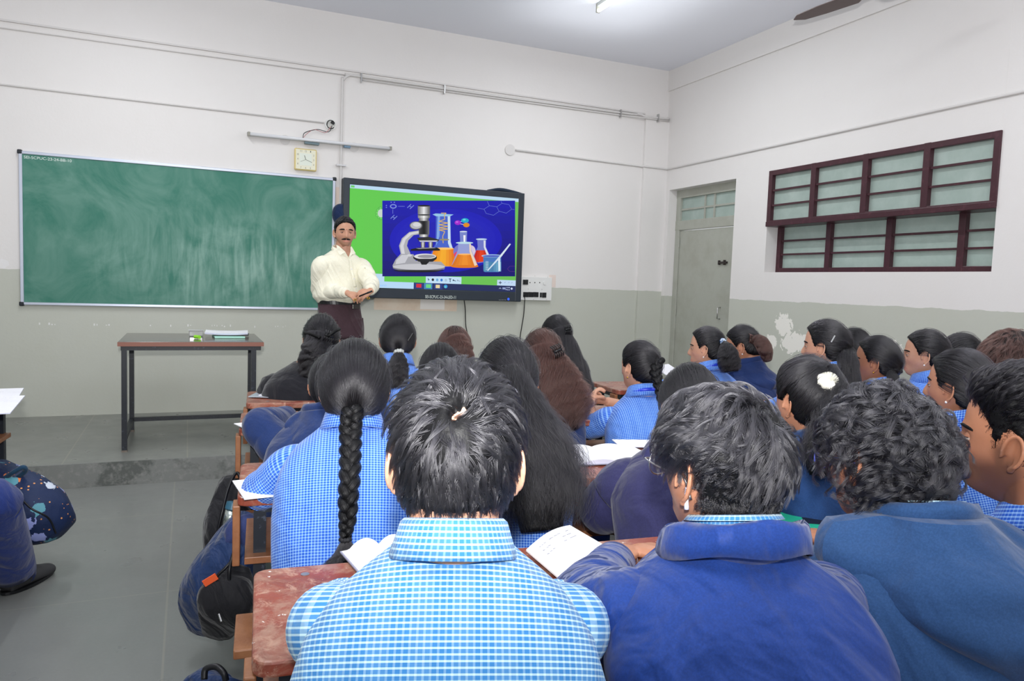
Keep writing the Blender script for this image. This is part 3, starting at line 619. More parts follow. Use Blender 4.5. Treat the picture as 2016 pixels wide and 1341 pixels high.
# bag behind the screen
bg = MB().tube([at(676, 404, Y=-.05), at(668, 412, Y=-.06), at(666, 425, Y=-.07), at(672, 437, Y=-.06), at(678, 445, Y=-.05)], [(.02, .03), (.05, .05), (.055, .06), (.05, .05), (.02, .03)], 16, 24).build('hanging_bag', cloth('navy_bag_cloth', C(28, 44, 78)), None, smooth=True)
tag(bg, 'dark navy cloth bag hanging between the green board and the wall screen', 'bag')
# ceiling fan (hub just outside the frame)
tipA, tipB = at(1563, 38, z=3.3), at(1680, -3, z=3.3)
dirv = nz((tipB - tipA) * (1, 1, 0)); hub = tipA + dirv * .72
fan = empty('ceiling_fan', (hub[0], hub[1], H), 'brown ceiling fan whose blade tip shows at the top right', 'ceiling fan')
M_fan = mat('brown_fan', C(104, 88, 86), .4, .4)
MB().tube([(hub[0], hub[1], H), (hub[0], hub[1], 3.4)], .014, 10).build('downrod', M_fan, fan, smooth=True)
MB().tube([(hub[0], hub[1], 3.40), (hub[0], hub[1], 3.38), (hub[0], hub[1], 3.31), (hub[0], hub[1], 3.25)], [.05, .13, .13, .05], 28).build('motor', M_fan, fan, smooth=True)
MB().tube([(hub[0], hub[1], H), (hub[0], hub[1], H - .07)], [.06, .03], 20).build('canopy', M_fan, fan, smooth=True)
for k in range(3):
    a = math.atan2(-dirv[1], -dirv[0]) + k * 2 * math.pi / 3; u = np.array((math.cos(a), math.sin(a), 0)); v = np.array((-u[1], u[0], 0))
    pts = [hub * (1, 1, 0) + u * r + (0, 0, 3.30) for r in (.1, .2, .26, .5, .66, .72)]
    b = MB(); G = []
    for p_, wd in zip(pts, (.02, .03, .065, .060, .045, .004)):
        tw = v + np.array((0, 0, .12)); G.append([p_ + tw * wd, p_ + tw * wd + (0, 0, -.005), p_ - tw * wd + (0, 0, -.005), p_ - tw * wd])
    b.grid(np.array(G), True, caps=(True, True)); b.build('blade', M_fan, fan)

# ------------------------------------------------------------------ tables and desks
tb = empty('teacher_table', (-4.87, -1.18, .153), 'tall table with dark top and black steel frame on the platform', 'table')
MB().box2((-5.325, -1.56, .873), (-4.405, -.76, .903)).build('tabletop', [mat('dark_laminate', C(92, 82, 76), .16, .5, noise=[(5, .4, .7, C(104, 96, 90))])], tb, bevel=.003)
MB().box2((-5.327, -1.565, .872), (-4.403, -1.56, .900)).build('edge_band', mat('brown_edge', C(140, 88, 72), .4, .4), tb)
lg = .033
for x in (-5.29, -4.44):
    for y in (-1.52, -.80):
        x = -4.468 if (x > -5 and y < -1) else (-4.44 if x > -5 else x)
        MB().box2((x - lg / 2, y - lg / 2, .165), (x + lg / 2, y + lg / 2, .85)).build('leg', M_black, tb); MB().box((x, y, .159), (.036, .036, .012)).build('foot', mat('foot_rubber%d' % (x > -5), C(120, 110, 100)), tb)
MB().box2((-5.31, -1.537, .842), (-4.42, -1.504, .872)).box2((-5.31, -.816, .842), (-4.42, -.784, .872)).box2((-5.307, -1.53, .842), (-5.273, -.79, .872)).box2((-4.457, -1.53, .842), (-4.423, -.79, .872)).build('apron', M_black, tb)
MB().box2((-5.30, -.817, .23), (-4.43, -.785, .26)).box2((-5.305, -1.53, .23), (-5.275, -.79, .26)).box2((-4.455, -1.53, .23), (-4.425, -.79, .26)).build('stretcher', M_black, tb)

def sheet(name, cen, w_, l_, rz, m, label, cat, thick=.003, curl=0.0, par=None, tilt=0):
    n = 12; G = []; cc, ss = math.cos(rz), math.sin(rz)
    for i in range(n + 1):
        row = []
        for j in range(n + 1):
            u, v = i / n - .5, j / n - .5
            row.append((u * w_ * cc - v * l_ * ss, u * w_ * ss + v * l_ * cc, curl * ((abs(u) * 2) ** 2 * .5 + (v + .5) ** 3 * .5) + tilt * (v + .5) * l_))
        G.append(row)
    G = np.array(G) + np.asarray(cen, float); b = MB()
    U = np.array([[i / n] * (n + 1) for i in range(n + 1)]); V = np.array([[j / n for j in range(n + 1)]] * (n + 1))
    b.grid(G + (0, 0, thick), False, U, V)
    b.grid(G[::-1] * 1., False, U, V)
    e = lambda A: b.grid(np.array([A + (0, 0, thick), A]), False)
    e(G[0][::-1]); e(G[-1]); e(G[:, 0]); e(G[:, -1][::-1])
    o = b.build(name, m, par, smooth=False)
    if label: tag(o, label, cat)
    return o
def notebook(cen, rz, label, w_=.17, l_=.23, curl=.012, name='notebook', cov=None):
    o = empty(name, cen, label, 'notebook'); cc, ss = math.cos(rz), math.sin(rz); cen = np.array(cen, float)
    MB().box(cen + (0, 0, .0015), (2 * w_ + .006, l_ + .006, .003), rz).build('cover', cov or mat('cover_grey', C(150, 150, 170)), o)
    for sgn in (-1, 1):
        n = 14; G = []
        for i in range(n + 1):
            u = i / n; hh = .004 + curl * math.sin(math.pi * min(1, u * 1.25)) ** .8 * (1 if u < .8 else 1) + .004 * (1 - u)
            x_ = sgn * u * w_; G.append([(x_ * cc - v * l_ * ss, x_ * ss + v * l_ * cc, hh) for v in np.linspace(-.5, .5, 5)])
        G = np.array(G) + cen
        U = np.array([[i / n] * 5 for i in range(n + 1)]); V = np.array([[j / 4 for j in range(5)]] * (n + 1)); b = MB()
        b.grid(G if sgn > 0 else G[:, ::-1], False, U, V if sgn > 0 else V[:, ::-1])
        lo = G.copy(); lo[..., 2] = cen[2] + .003
        b.grid(np.array([G[-1], lo[-1]]), False); b.grid(np.array([G[:, 0], lo[:, 0]]), False); b.grid(np.array([G[:, -1], lo[:, -1]]), False)
        b.build('pages', M_paper, o)
    return o
# things on the teacher's table
tp = np.array((-4.62, -1.12, .904))
MB_ = MB().box(tp + (.0, -.02, .006), (.21, .25, .012), .05)
tag(MB_.build('exercise_book', mat('mint_cover', C(170, 222, 205), .5, .3), None, bevel=.002), 'pale mint exercise book under the loose papers on the table', 'book')
tag(MB().box(tp + (.03, .06, .0155), (.24, .22, .005), -.08).build('folder', M_blk, None, bevel=.001), 'black folder under the papers on the platform table', 'folder')
sheet('loose_papers', tp + (-.01, .02, .020), .30, .21, -.06, M_paper, 'stack of printed papers on the black folder on the table', 'papers', .012, .012)
q = at(386, 662, z=.904)
dk = empty('duster_box', q, 'small clear plastic box beside a green chalk on the table', 'box'); MB().box(q + (0, 0, .022), (.10, .06, .042)).build('body', mat('clear_plastic', C(235, 235, 235), .1, .5, trans=.7), dk, bevel=.008); MB().box(q + (0, 0, .045), (.104, .064, .006)).build('lid', mat('clear_lid', C(240, 240, 240), .15, .5, trans=.5), dk, bevel=.002)
q = at(393, 664, z=.917); tag(MB().tube([q, q + (-.03, .04, 0)], .013, 14).build('chalk_stick', mat('lime_green', C(150, 225, 60), .5, .3), None, smooth=False), 'lime green chalk stick beside the clear box', 'chalk')

def make_desk(label, group):
    """desk at the origin: left end x=0, far edge y=0, near edge y=-.40"""
    d = empty('student_desk', (0, 0, 0), label, 'desk', group); L = 1.86; z = .76
    n = 6; P = []
    b = MB(); pts = []
    for (cx_, cy_, a0) in ((L - .03, -.03, 0), (.03, -.03, 90), (.03, -.37, 180), (L - .03, -.37, 270)):
        for k in range(5):
            a = math.radians(a0 + k * 22.5); pts.append((cx_ + .03 * math.cos(a), cy_ + .03 * math.sin(a)))
    nn = len(pts); V = [(x, y, z) for x, y in pts] + [(x, y, z - .028) for x, y in pts]
    b.add(V, [tuple(range(nn)), tuple(range(2 * nn - 1, nn - 1, -1))] + [(i, i + nn, (i + 1) % nn + nn, (i + 1) % nn) for i in range(nn)], None)
    b.build('desktop', M_desk, d, bevel=.005)
    MB().box2((.02, -.39, .565), (L - .02, -.03, .585)).build('shelf', M_wood, d, bevel=.002)
    for x in (.0, L - .02): MB().box2((x - .012, -.385, .56), (x + .008, -.315, .731)).build('side_panel', M_wood, d, bevel=.003)
    for x in (.06, L - .06):
        for y in (-.04, -.34): MB().box2((x - .017, y - .017, 0), (x + .017, y + .017, .732)).build('leg', M_black, d)
    MB().box2((.06, -.355, .70), (L - .06, -.325, .731)).box2((.06, -.055, .70), (L - .06, -.025, .731)).box2((.045, -.34, .70), (.075, -.04, .731)).box2((L - .075, -.34, .70), (L - .045, -.04, .731)).build('frame_rail', M_black, d)
    for x in (.06, L - .06): MB().box2((x - .015, -.60, .12), (x + .015, -.04, .15)).build('floor_rail', M_black, d)
    MB().box2((0, -.635, .415), (L, -.42, .44)).build('seat', M_wood, d, bevel=.004)
    for x in (.06, L - .06): 
        for y in (-.46, -.60): MB().box2((x - .016, y - .016, 0), (x + .016, y + .016, .415)).build('leg', M_black, d)
    for (hx, hy) in ((.10, -.05), (.10, -.35), (L - .1, -.05), (L - .1, -.35)): MB().tube([(hx, hy, z - .002), (hx, hy, z + .0012)], .009, 12).build('rivet', M_steel, d)
    return d
D0 = make_desk('', 'long red student desks with attached benches'); first = [True]
def desk(x, y, label):
    o = D0 if first[0] else copy_tree(D0)
    first[0] = False; o.location = (x, y, 0); o['label'] = label; return o
desk(-4.772, -5.525, 'scuffed red desk nearest the camera under the open white notebook').rotation_euler = (0, 0, -.085)
desk(-4.74, -4.58, 'student desk in front of the girl with the long plait')
desk(-4.68, -3.62, 'student desk behind the girl in the black jacket')
desk(-4.61, -2.98, 'front student desk of the left block, beside the platform table')
desk(-2.42, -5.42, 'student desk of the right block beside the boy with the beard')
desk(-2.55, -4.62, 'second desk of the right block by the window wall')
desk(-2.55, -3.72, 'third desk of the right block by the window wall')
desk(-2.50, -2.90, 'front desk of the right block before the grey door')
desk(-7.50, -2.77, 'red desk at the left edge with white papers on it')
desk(-7.50, -3.77, 'left edge desk behind the seated person in navy trousers')
desk(-3.80, -6.36, 'desk behind the last row whose corner shows at the lower right')

# papers and books on the desks
sheet('worksheet', at(-36, 780, z=.765), .30, .42, .1, M_paper, 'white worksheet on the red desk at the left edge', 'paper', .004)
q = at(-78, 826, z=.765 - .0); sheet('worksheet', (q[0] - .0, -3.42, .785), .32, .42, .05, M_paper, 'white printed page overhanging the near side of the left edge desk', 'paper', .004, .0, tilt=.02)
q = at(535, 778, z=.765); sheet('plastic_sleeve', q + (.06, 0, .001), .30, .22, -.35, mat('clear_sleeve', C(185, 190, 200), .2, .5), 'clear plastic folder sleeve on the front desk of the left block', 'folder', .002)
sheet('white_paper', q + (.08, .005, .004), .25, .17, -.35, M_plainpaper, 'blank white page on the clear sleeve before the girl in black', 'paper', .002)
q = at(487, 838, z=.767); sheet('white_paper', q + (.08, 0, .0), .22, .16, .3, M_plainpaper, 'white page under the sleeve of the navy hooded student', 'paper', .003)
q = at(490, 962, z=.767); sheet('white_paper', q + (.08, 0, .0), .22, .2, .1, M_plainpaper, 'page edge under the elbow of the girl with the long plait', 'paper', .003)
notebook(at(1190, 898, z=.765), -.12, 'open ruled notebook on the middle desk left of the dark hooded back', .17, .24, .012)
sheet('ruled_page', at(1262, 874, z=.767), .20, .13, -.3, M_paper, 'ruled page beyond the open notebook on the middle desk', 'paper', .003)
notebook(at(768, 1100, z=.765), .1, 'open notebook with a rounded corner left of the light blue shirt', .085, .15, .02)
q = at(1130, 1125, z=.766); nb = empty('notebook', q, 'large open white notebook tilted up on the red desk between two boys', 'notebook')
G = []
for u in np.linspace(0, 1, 16):
    G.append([at(*(np.array(a_) * (1 - u) + np.array(b_) * u), d=dd_ + .03 * math.sin(u * 3)) for a_, b_, dd_ in (((1040, 1080), (1160, 1160), 1.72), ((1078, 1062), (1195, 1128), 1.76), ((1120, 1034), (1240, 1106), 1.80))])
def on_desk(px, py, lift=0): return at(px, py, z=.768 + lift)
cs = [on_desk(1036, 1082, .01), on_desk(1122, 1034, .035), on_desk(1242, 1104, .012), on_desk(1168, 1195, .0)]
G = []; n = 14
for i in range(n + 1):
    u = i / n; row = []
    for j in range(n + 1):
        v = j / n; p_ = (cs[0] * (1 - v) + cs[1] * v) * (1 - u) + (cs[3] * (1 - v) + cs[2] * v) * u
        row.append(p_ + (0, 0, .012 * math.sin(math.pi * v) * (1 - u * .6)))
    G.append(row)
G = np.array(G); b = MB(); U = np.array([[j / n for j in range(n + 1)]] * (n + 1)); V = 1 - np.array([[i / n] * (n + 1) for i in range(n + 1)])
b.grid(G, False, U, V); b.grid(G[::-1] - (0, 0, .004), False, U, V)
lo = G - (0, 0, .004)
for A, B_ in ((G[0], lo[0]), (G[-1], lo[-1]), (G[:, 0], lo[:, 0]), (G[:, -1], lo[:, -1])): b.grid(np.array([A, B_]), False)
b.build('pages', paper_mat('sparse_paper', False, C(240, 240, 240)), nb)
hw = MB(); rg = random.Random(3)
for r_ in range(3):
    u = .10 + r_ * .07; v = .18
    while v < .8:
        w2 = rg.uniform(.02, .06)
        if rg.random() < .7:
            k = max(0, min(n - 1, int(v * n))); p_ = G[int(u * n)][k] * (1 - (v * n - k)) + G[int(u * n)][k + 1] * (v * n - k) + (G[min(n, int(u * n) + 1)][k] - G[int(u * n)][k]) * (u * n - int(u * n))
            hw.box(p_ + (0, 0, .0006), (w2 * .22, .0018, .0006), .45)
        v += w2 + .02
hw.build('handwriting', mat('pencil', C(150, 152, 165)), nb)
q = at(1522, 1050, z=.766); sheet('ruled_page', q, .17, .26, .25, M_paper, 'ruled page on the red desk left of the green book', 'paper', .006)
q = at(1592, 1040, z=.785); gk = empty('green_book', q, 'green covered book lying between the two navy jackets', 'book')
MB().box(q + (0, 0, -.007), (.165, .215, .018), -.55).build('pages', M_plainpaper, gk, bevel=.002); MB().box(q + (0, 0, .0032), (.17, .22, .002), -.55).build('cover', mat('green_cover', C(30, 165, 130), .4, .4), gk)
R_ = (math.cos(-.55), math.sin(-.55), 0); R2 = (-math.sin(-.55), math.cos(-.55), 0)
MB().box(q + np.array(R_) * .04 + np.array(R2) * .05 + (0, 0, .0045), (.08, .05, .0006), -.55).build('cover_label', M_blk, gk)
q = at(1178, 990, z=.592)
pc = MB().tube([q + (-.13, 0, .012), q + (-.05, 0, .03), q + (.04, .01, .032), q + (.11, .02, .012)], [(.008, .05), (.03, .055), (.03, .055), (.008, .045)], 14, 20, ref=(0, 0, 1)).build('pencil_pouch', mat('red_pouch', C(206, 30, 48), .4, .4, bump=(20, .4, .02)), None, smooth=True); tag(pc, 'red pencil pouch on the shelf under the middle desk', 'pouch')
sheet('white_paper', at(1322, 746, z=.80), .22, .16, .5, M_paper, 'upright white page beyond the braid of the girl in blue check', 'paper', .003, tilt=.5)
# ------------------------------------------------------------------ people
rng = np.random.default_rng(7)
sm = lambda x, a, b: (lambda t: t * t * (3 - 2 * t))(np.clip((x - a) / (b - a), 0, 1))
gs = lambda x, s: np.exp(-(x / s) ** 2)
def head_pts(d, g=1.0, face=1.0, male=1.0):
    """skin surface of a head centred on the origin, face to +Y, for unit directions d"""
    d = np.asarray(d, float); x, y, z = d[..., 0] * .0755, d[..., 1] * .094, d[..., 2] * .118
    low = sm(-z, .015, .118)
    x = x * (1 - .30 * low); x = x * (1 + .05 * gs(z - .045, .04))
    y = np.where((y < 0), y * (1 - .55 * sm(-z, .03, .11)) * (1 + .06 * gs(z - .03, .05)), y)
    fr = sm(d[..., 1], .15, .7)
    y = y + fr * (.026 * gs(z + .098, .030) * gs(x, .036) + .010 * gs(z - .075, .035) * gs(x, .05))
    y = y - fr * .006 * gs(z + .03, .05) * sm(np.abs(x), .015, .04)
    nzp = np.where(z > -.034, sm(z, .020, -.034), sm(z, -.050, -.036))
    wn = .0085 + .007 * sm(-z, .005, .036)
    y = y + face * fr * .023 * nzp * gs(x, wn)
    y = y - face * fr * .009 * gs(np.abs(x) - .031, .014) * gs(z - .002, .013)
    y = y + face * fr * .004 * gs(z - .021, .008) * sm(.055 - np.abs(x), 0, .02)
    y = y + face * fr * .004 * gs(np.abs(x) - .044, .016) * gs(z + .018, .018)
    y = y + face * fr * (.0065 * gs(z + .061, .006) + .007 * gs(z + .073, .007) - .004 * gs(z + .067, .0025)) * gs(x, .021)
    y = y - face * fr * .003 * gs(z + .085, .007) * gs(x, .02)
    return np.stack([x, y, z], -1) * g
def ear_mb(mb, side, T, g):
    """outer ear: a dished shell with a rolled rim"""
    pts = []; c = np.array((side * .074, -.008, -.006))
    for k in range(14):
        a = math.radians(-100 + k * 26 * .92); rr = .030 - .008 * (k < 2)
        pts.append(c + np.array((side * (.009 + .006 * math.sin(max(0, math.cos(a - 2.0)))), -.017 * math.cos(a) * -1 * -1 * (1.0) - .004, .032 * math.sin(a) * (1.0 if math.sin(a) > 0 else .95))))
    P = []
    for a in np.linspace(math.radians(-70), math.radians(200), 16):
        back = -math.cos(a - math.pi / 2 * 0) 
        P.append(c + np.array((side * (.010 + .007 * max(0, math.cos(a))), -.017 * math.cos(a) - .003 * math.sin(a), .031 * math.sin(a) * (1 if a > 0 else .9))))
    P = np.array(P); mb.tube(T(P * g), np.full(len(P), .0036 * g), 8, 28, rnd=False)
    # shell
    G = []
    for s_ in np.linspace(.0, 1, 6):
        G.append([c * (1 - s_) + p * s_ + np.array((side * (-.004 * math.sin(math.pi * s_)), 0, 0)) for p in P])
    G = np.array(G) * g
    A = T((G + np.array((side * .002, 0, 0)) * g).reshape(-1, 3)).reshape(G.shape); B = T((G - np.array((side * .006, 0, 0)) * g).reshape(-1, 3)).reshape(G.shape)
    GG = np.concatenate([A, B[::-1]], 0); mb.grid(GG, False)
    n = len(P); mb.tube(T(np.array([c + (side * .004, .006, -.034), c + (side * .007, .001, -.030), c + (side * .006, -.004, -.02)]) * g), [.004 * g, .0065 * g, .004 * g], 8, 8)
def fingers(W, fd, nrm, side, curl, s=1.0, spread=1.0):
    """palm and five fingers from wrist W along fd, palm facing nrm; thumb to side"""
    fd = nz(fd); nrm = nz(nrm - fd * (nrm @ fd)); sd = nz(np.cross(fd, nrm)) * side; out = []
    K = W + fd * .085 * s
    out.append(([W - fd * .02 * s, W + fd * .015 * s, W + fd * .05 * s, K], [(.017 * s, .024 * s), (.016 * s, .028 * s), (.015 * s, .038 * s), (.010 * s, .036 * s)], nrm))
    for i, (off, L) in enumerate(((.030, .072), (.010, .080), (-.010, .075), (-.028, .058))):
        p = K + sd * off * s - fd * .008 * s * (i in (0, 3)); a = .15; P = [p - fd * .02 * s, p]
        for k, f in enumerate((.45, .32, .23)):
            a += curl * (.55, .9, .6)[k]; dv = fd * math.cos(a) + nrm * math.sin(a) + sd * off * .8 * spread; P.append(P[-1] + nz(dv) * L * f * s)
        out.append((P, [.0088 * s, .0088 * s, .0082 * s, .0074 * s, .0062 * s], None))
    p = W + fd * .022 * s + sd * .024 * s
    out.append(([p - sd * .01 * s, p + sd * .014 * s + fd * .018 * s + nrm * .008 * s, p + sd * .022 * s + fd * .045 * s + nrm * .018 * s, p + sd * (.014 + .004 * spread) * s + fd * .070 * s + nrm * .026 * s], [.014 * s, .012 * s, .0098 * s, .0075 * s], None))
    return out
def obj_eval(o):
    dg = bpy.context.evaluated_depsgraph_get(); return bpy.data.meshes.new_from_object(o.evaluated_get(dg))
def dirs_grid(nr, nc):
    th = np.linspace(0.0001, math.pi - .0001, nr); ph = np.linspace(0, 2 * math.pi, nc + 1)[:-1]
    return np.stack([np.sin(th)[:, None] * np.cos(ph), np.sin(th)[:, None] * np.sin(ph), np.cos(th)[:, None] * np.ones(nc)], -1)
def strands(name, P, r0, m, parent, r1=None, kind='stuff'):
    """P [K,n,3] world points -> one hair object"""
    P = np.asarray(P, dtype=np.float32) - wpos(parent).astype(np.float32); K, n = P.shape[:2]
    cu = bpy.data.hair_curves.new(name); cu.add_curves([n] * K)
    cu.attributes['position'].data.foreach_set('vector', P.ravel()) if 'position' in cu.attributes else cu.position_data.foreach_set('vector', P.ravel())
    r = np.linspace(1, .35 if r1 is None else r1 / r0, n)[None] * r0 * np.ones((K, 1))
    ra = cu.attributes.get('radius') or cu.attributes.new('radius', 'FLOAT', 'POINT'); ra.data.foreach_set('value', r.astype(np.float32).ravel())
    cu.materials.append(m); o = bpy.data.objects.new(name, cu); COL.objects.link(o); o.parent = parent; o['kind'] = kind; return o
def hairline(p, style='f'):
    """>0 where hair grows, for points on the unscaled head"""
    nape = -.085 if style == 'm' else -.075
    z = np.interp(p[..., 1], [-.10, -.075, -.05, -.028, -.018, -.004, .010, .022, .035, .055, .072, .10], [nape, nape, -.062, -.045, -.012, .030, .015, -.012 if style == 'm' else .0, .030, .058, .071, .088])
    return p[..., 2] - z

class Person:
    def __init__(s, name_label, head, face=0, pitch=0, roll=0, g=1.0, body=None, group=None, C7=None, hipz=.47, lean=.10, sex='f', skin=0, vox=.0045, seat=True, w=1.0, standing=False, featured=False):
        s.H = np.array(head, float); a = math.radians(face); s.g = g; s.sex = sex
        Rm = (Matrix.Rotation(-a, 3, 'Z') @ Matrix.Rotation(math.radians(pitch), 3, 'X') @ Matrix.Rotation(math.radians(roll), 3, 'Y')); s.R = np.array(Rm)
        ba = math.radians(face if body is None else body); s.F = np.array((math.sin(ba), math.cos(ba), 0)); s.X = np.array((math.cos(ba), -math.sin(ba), 0)); s.Z = np.array((0, 0, 1.))
        s.w = w; s.N = np.array(C7, float) if C7 is not None else s.H - s.F * .035 * g - s.Z * .155 * g
        s.P = s.N - s.F * lean; s.P[2] = hipz
        s.root = empty('person', (s.P[0], s.P[1], 0 if not standing else .153), name_label, 'person', group)
        s.vox = vox; s.skin = SK[skin]; s.T = lambda p: np.asarray(p) @ s.R.T + s.H
        s.ti = MB(); s.featured = featured
    def sec(s, h):
        """half width, half depth of the torso, h metres below C7"""
        k = s.w
        hs = [-.06, -.03, -.005, .02, .045, .075, .105, .15, .22, .32, .42, .52, .60]
        ww = [.056, .060, .074, .100, .130, .156, .174, .186, .184, .172, .162, .172, .175]
        dd = [.058, .062, .068, .078, .088, .098, .105, .112, .116, .112, .108, .118, .120]
        return np.interp(h, hs, ww) * k, np.interp(h, hs, dd) * (k * .5 + .5)
    def centre(s, z):
        """spine centre at height z"""
        t = (s.N[2] - z) / (s.N[2] - s.P[2]); t = np.clip(t, -.3, 1)
        bow = -.03 * math.sin(math.pi * np.clip(t, 0, 1))
        c = s.N * (1 - t) + s.P * t + s.F * (bow + .015 * max(0, 1 - abs(t) * 4)); c[2] = z
        if t < 0: c = s.N + s.F * (.015 + .25 * (-t) * (s.N[2] - s.P[2]) ); c[2] = z
        return c
    def loft(s, mb, zt, zb, off0, nseg=40, nr=26, m=0, sag=0.0, amp=0.0, ex=2.3, fold=3.0, capt=True, capb=True, belly=0.0):
        Z = np.concatenate([np.linspace(zt, s.N[2] - .16, nr // 2, endpoint=False), np.linspace(s.N[2] - .16, zb, nr - nr // 2)]) if zt > s.N[2] - .16 else np.linspace(zt, zb, nr)
        A = np.linspace(0, 2 * math.pi, nseg + 1)[:-1] + math.pi / 2; G = []; U = []; V = []
        ph = rng.uniform(0, 6, 8); tuck = getattr(s, 'tuck', None)
        for z in Z:
            off = off0 * (.25 + .75 * sm(s.N[2] - z, -.03, .06)) - (tuck * sm(zb + .05 - z, 0, .05) if tuck else 0)
            h = s.N[2] - z; w_, d_ = s.sec(h); c = s.centre(z); w_ += off; d_ += off; w_ += sag * sm(h, .1, .5)
            ca, sa = np.cos(A), np.sin(A); e = 2 / ex
            x = np.sign(ca) * np.abs(ca) ** e * w_; y = np.sign(sa) * np.abs(sa) ** e * d_
            y = np.where(sa > 0, y * (1 + belly * gs(h - .42, .18)), y)
            if amp:
                q = sm(h, .03, .2)
                dsp = amp * q * (np.sin(A * 3 + h * 9 + ph[0]) * .5 + np.sin(A * 7 - h * 22 + ph[1]) * .35 + np.sin(h * 34 * fold / 3 + A * 4 + ph[2]) * .4 * sm(h, .2, .45) + np.sin(A * 11 + h * 31 + ph[3]) * .2)
                x = x + ca * dsp; y = y + sa * dsp
            G.append(c + s.X * x[:, None] + s.F * y[:, None]); row = G[-1]; seg = np.linalg.norm(np.roll(row, -1, 0) - row, axis=1); cu = np.concatenate([[0], np.cumsum(seg)]); cu = cu - cu[nseg // 2]
            rx = np.vstack([row, row[:1]]); pl = (rx - s.N) @ s.X; f_ = sm(h, .08, .18); U.append(pl * (1 - f_) + cu * f_); V.append(rx[:, 2] + .6 * ((rx - s.N) @ s.F))
        return mb.grid(np.array(G), True, U, V, (capt, capb), m)
    def arm_pts(s, side, elbow=None, wrist=None):
        k = s.w; sh = s.N + s.X * side * .150 * k - s.Z * .122 * k + s.F * .02
        el = np.array(elbow, float) if elbow is not None else sh + s.X * side * .030 + s.F * .18 - s.Z * .20
        wr = np.array(wrist, float) if wrist is not None else el + s.F * .20 - s.X * side * .12 + s.Z * .0
        if elbow is None: el[2] = max(el[2], .805)
        if wrist is None: wr[2] = .805
        return sh, el, wr
    def body(s, arms=True, hands=None, extra=None, legs=True):
        mb = MB(); d = dirs_grid(64, 96); hp = head_pts(d, s.g, 1.0); mb.grid(s.T(hp.reshape(-1, 3)).reshape(hp.shape), True)
        for sd in (-1, 1): ear_mb(mb, sd, s.T, s.g)
        g = s.g; nb = s.T(np.array((0, -.030, -.055)) * g); nb0 = s.T(np.array((0, -.02, -.01)) * g); low = s.centre(s.N[2] - .02) + s.F * .0
        mb.tube([nb0, nb, (nb + low) / 2 + (0, 0, .0), low, low - (0, 0, .06)], [.055 * g, .056 * g * (1.06 if s.sex == 'm' else .93), .055 * g * (1.06 if s.sex == 'm' else .93), .062 * g, .07 * g], 28, 14)
        s.loft(mb, s.N[2] + .02, s.P[2] - .02, -.012, 32, 18)
        s.joints = {}
        for sd in (-1, 1):
            sh, el, wr = s.arm_pts(sd, *(arms.get(sd, (None, None)) if isinstance(arms, dict) else (None, None))); s.joints[sd] = (sh, el, wr)
            mid = (sh + el) / 2; k = (s.w + .5) / 1.5
            mb.tube([sh - s.X * sd * .05 * s.w, sh, mid, el], [.040 * k, .046 * k, .042 * k, .034 * k], 16, 14)
            mb.tube([el, el * .65 + wr * .35, wr], [.034 * k, .036 * k, .023 * k], 16, 12, rnd=False); mb.tube([el - (wr - el) * .02, el + (wr - el) * .02], .034 * k, 12)
            hd = (hands or {}).get(sd, {}); fd = nz(np.array(hd.get('dir', wr - el), float)); nr_ = np.array(hd.get('n', (0, 0, -1)), float)
            for P_, R_, ref in fingers(wr, fd, nr_, hd.get('thumb', -sd), hd.get('curl', .45), .95 * g): mb.tube(P_, R_, 10, 12 if ref is not None else 12, ref=ref, rnd=False)
        if legs:
            for sd in (-1, 1):
                hip, kn, an = s.leg(sd); mb.tube([hip, kn], [.07, .05], 14, 6); mb.tube([kn, an], [.05, .035], 14, 6)
        o = mb.build('body', s.skin, s.root)
        r = o.modifiers.new('r', 'REMESH'); r.mode = 'VOXEL'; r.voxel_size = s.vox; q = o.modifiers.new('s', 'SMOOTH'); q.iterations = 2; q.factor = .45
        me = obj_eval(o); old = o.data; o.modifiers.clear(); o.data = me; bpy.data.meshes.remove(old); me.name = 'body'
        me.materials.clear(); me.materials.append(s.skin); me.polygons.foreach_set('use_smooth', [True] * len(me.polygons))
        V = np.empty(len(me.vertices) * 3, np.float32); me.vertices.foreach_get('co', V); V = V.reshape(-1, 3) + wpos(s.root)
        L = ((V - s.H) @ s.R) / g; c = np.ones((len(V), 4), np.float32); x, y, z_ = L.T; inh = (np.abs(x) < .1) & (np.abs(z_) < .13) & (y > .02)
        lip = gs(z_ + .067, .0085) * sm(.027 - np.abs(x), 0, .008) * inh; c[:, 1] -= .28 * lip; c[:, 2] -= .18 * lip; c[:, 0] -= .08 * lip
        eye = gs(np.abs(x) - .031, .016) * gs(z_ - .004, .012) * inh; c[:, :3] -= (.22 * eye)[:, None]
        if getattr(s, 'stubble', 0):
            st = s.stubble * np.maximum(sm(-z_ + .35 * np.clip(.05 - y, 0, .1), .012, .068) * sm(y, -.03, .0), .8 * gs(y - .014, .013) * sm(-z_, -.02, .01)) * (1 - lip) * (np.abs(x) < .09) * (z_ > -.14); up = s.stubble * .8 * gs(z_ + .053, .006) * sm(.03 - np.abs(x), 0, .008) * inh
            c[:, :3] -= np.clip(st + up, 0, .8)[:, None] * (.70, .68, .62)
        ck_ = gs(np.abs(x) - .045, .02) * gs(z_ + .03, .02) * inh; c[:, 1] -= .05 * ck_
        ca = me.color_attributes.new('tint', 'FLOAT_COLOR', 'POINT'); ca.data.foreach_set('color', np.clip(c, .05, 1).ravel())
        s.bodyo = o; return o
    def leg(s, sd):
        hip = s.P + s.X * sd * .085 + s.Z * .03; kn = hip + s.F * .40 + s.X * sd * .02; kn[2] = .50; an = kn - s.F * .02; an = an.copy(); an[2] = .09
        if getattr(s, 'legs', None): hip, kn, an = s.legs[sd]
        return hip, kn, an
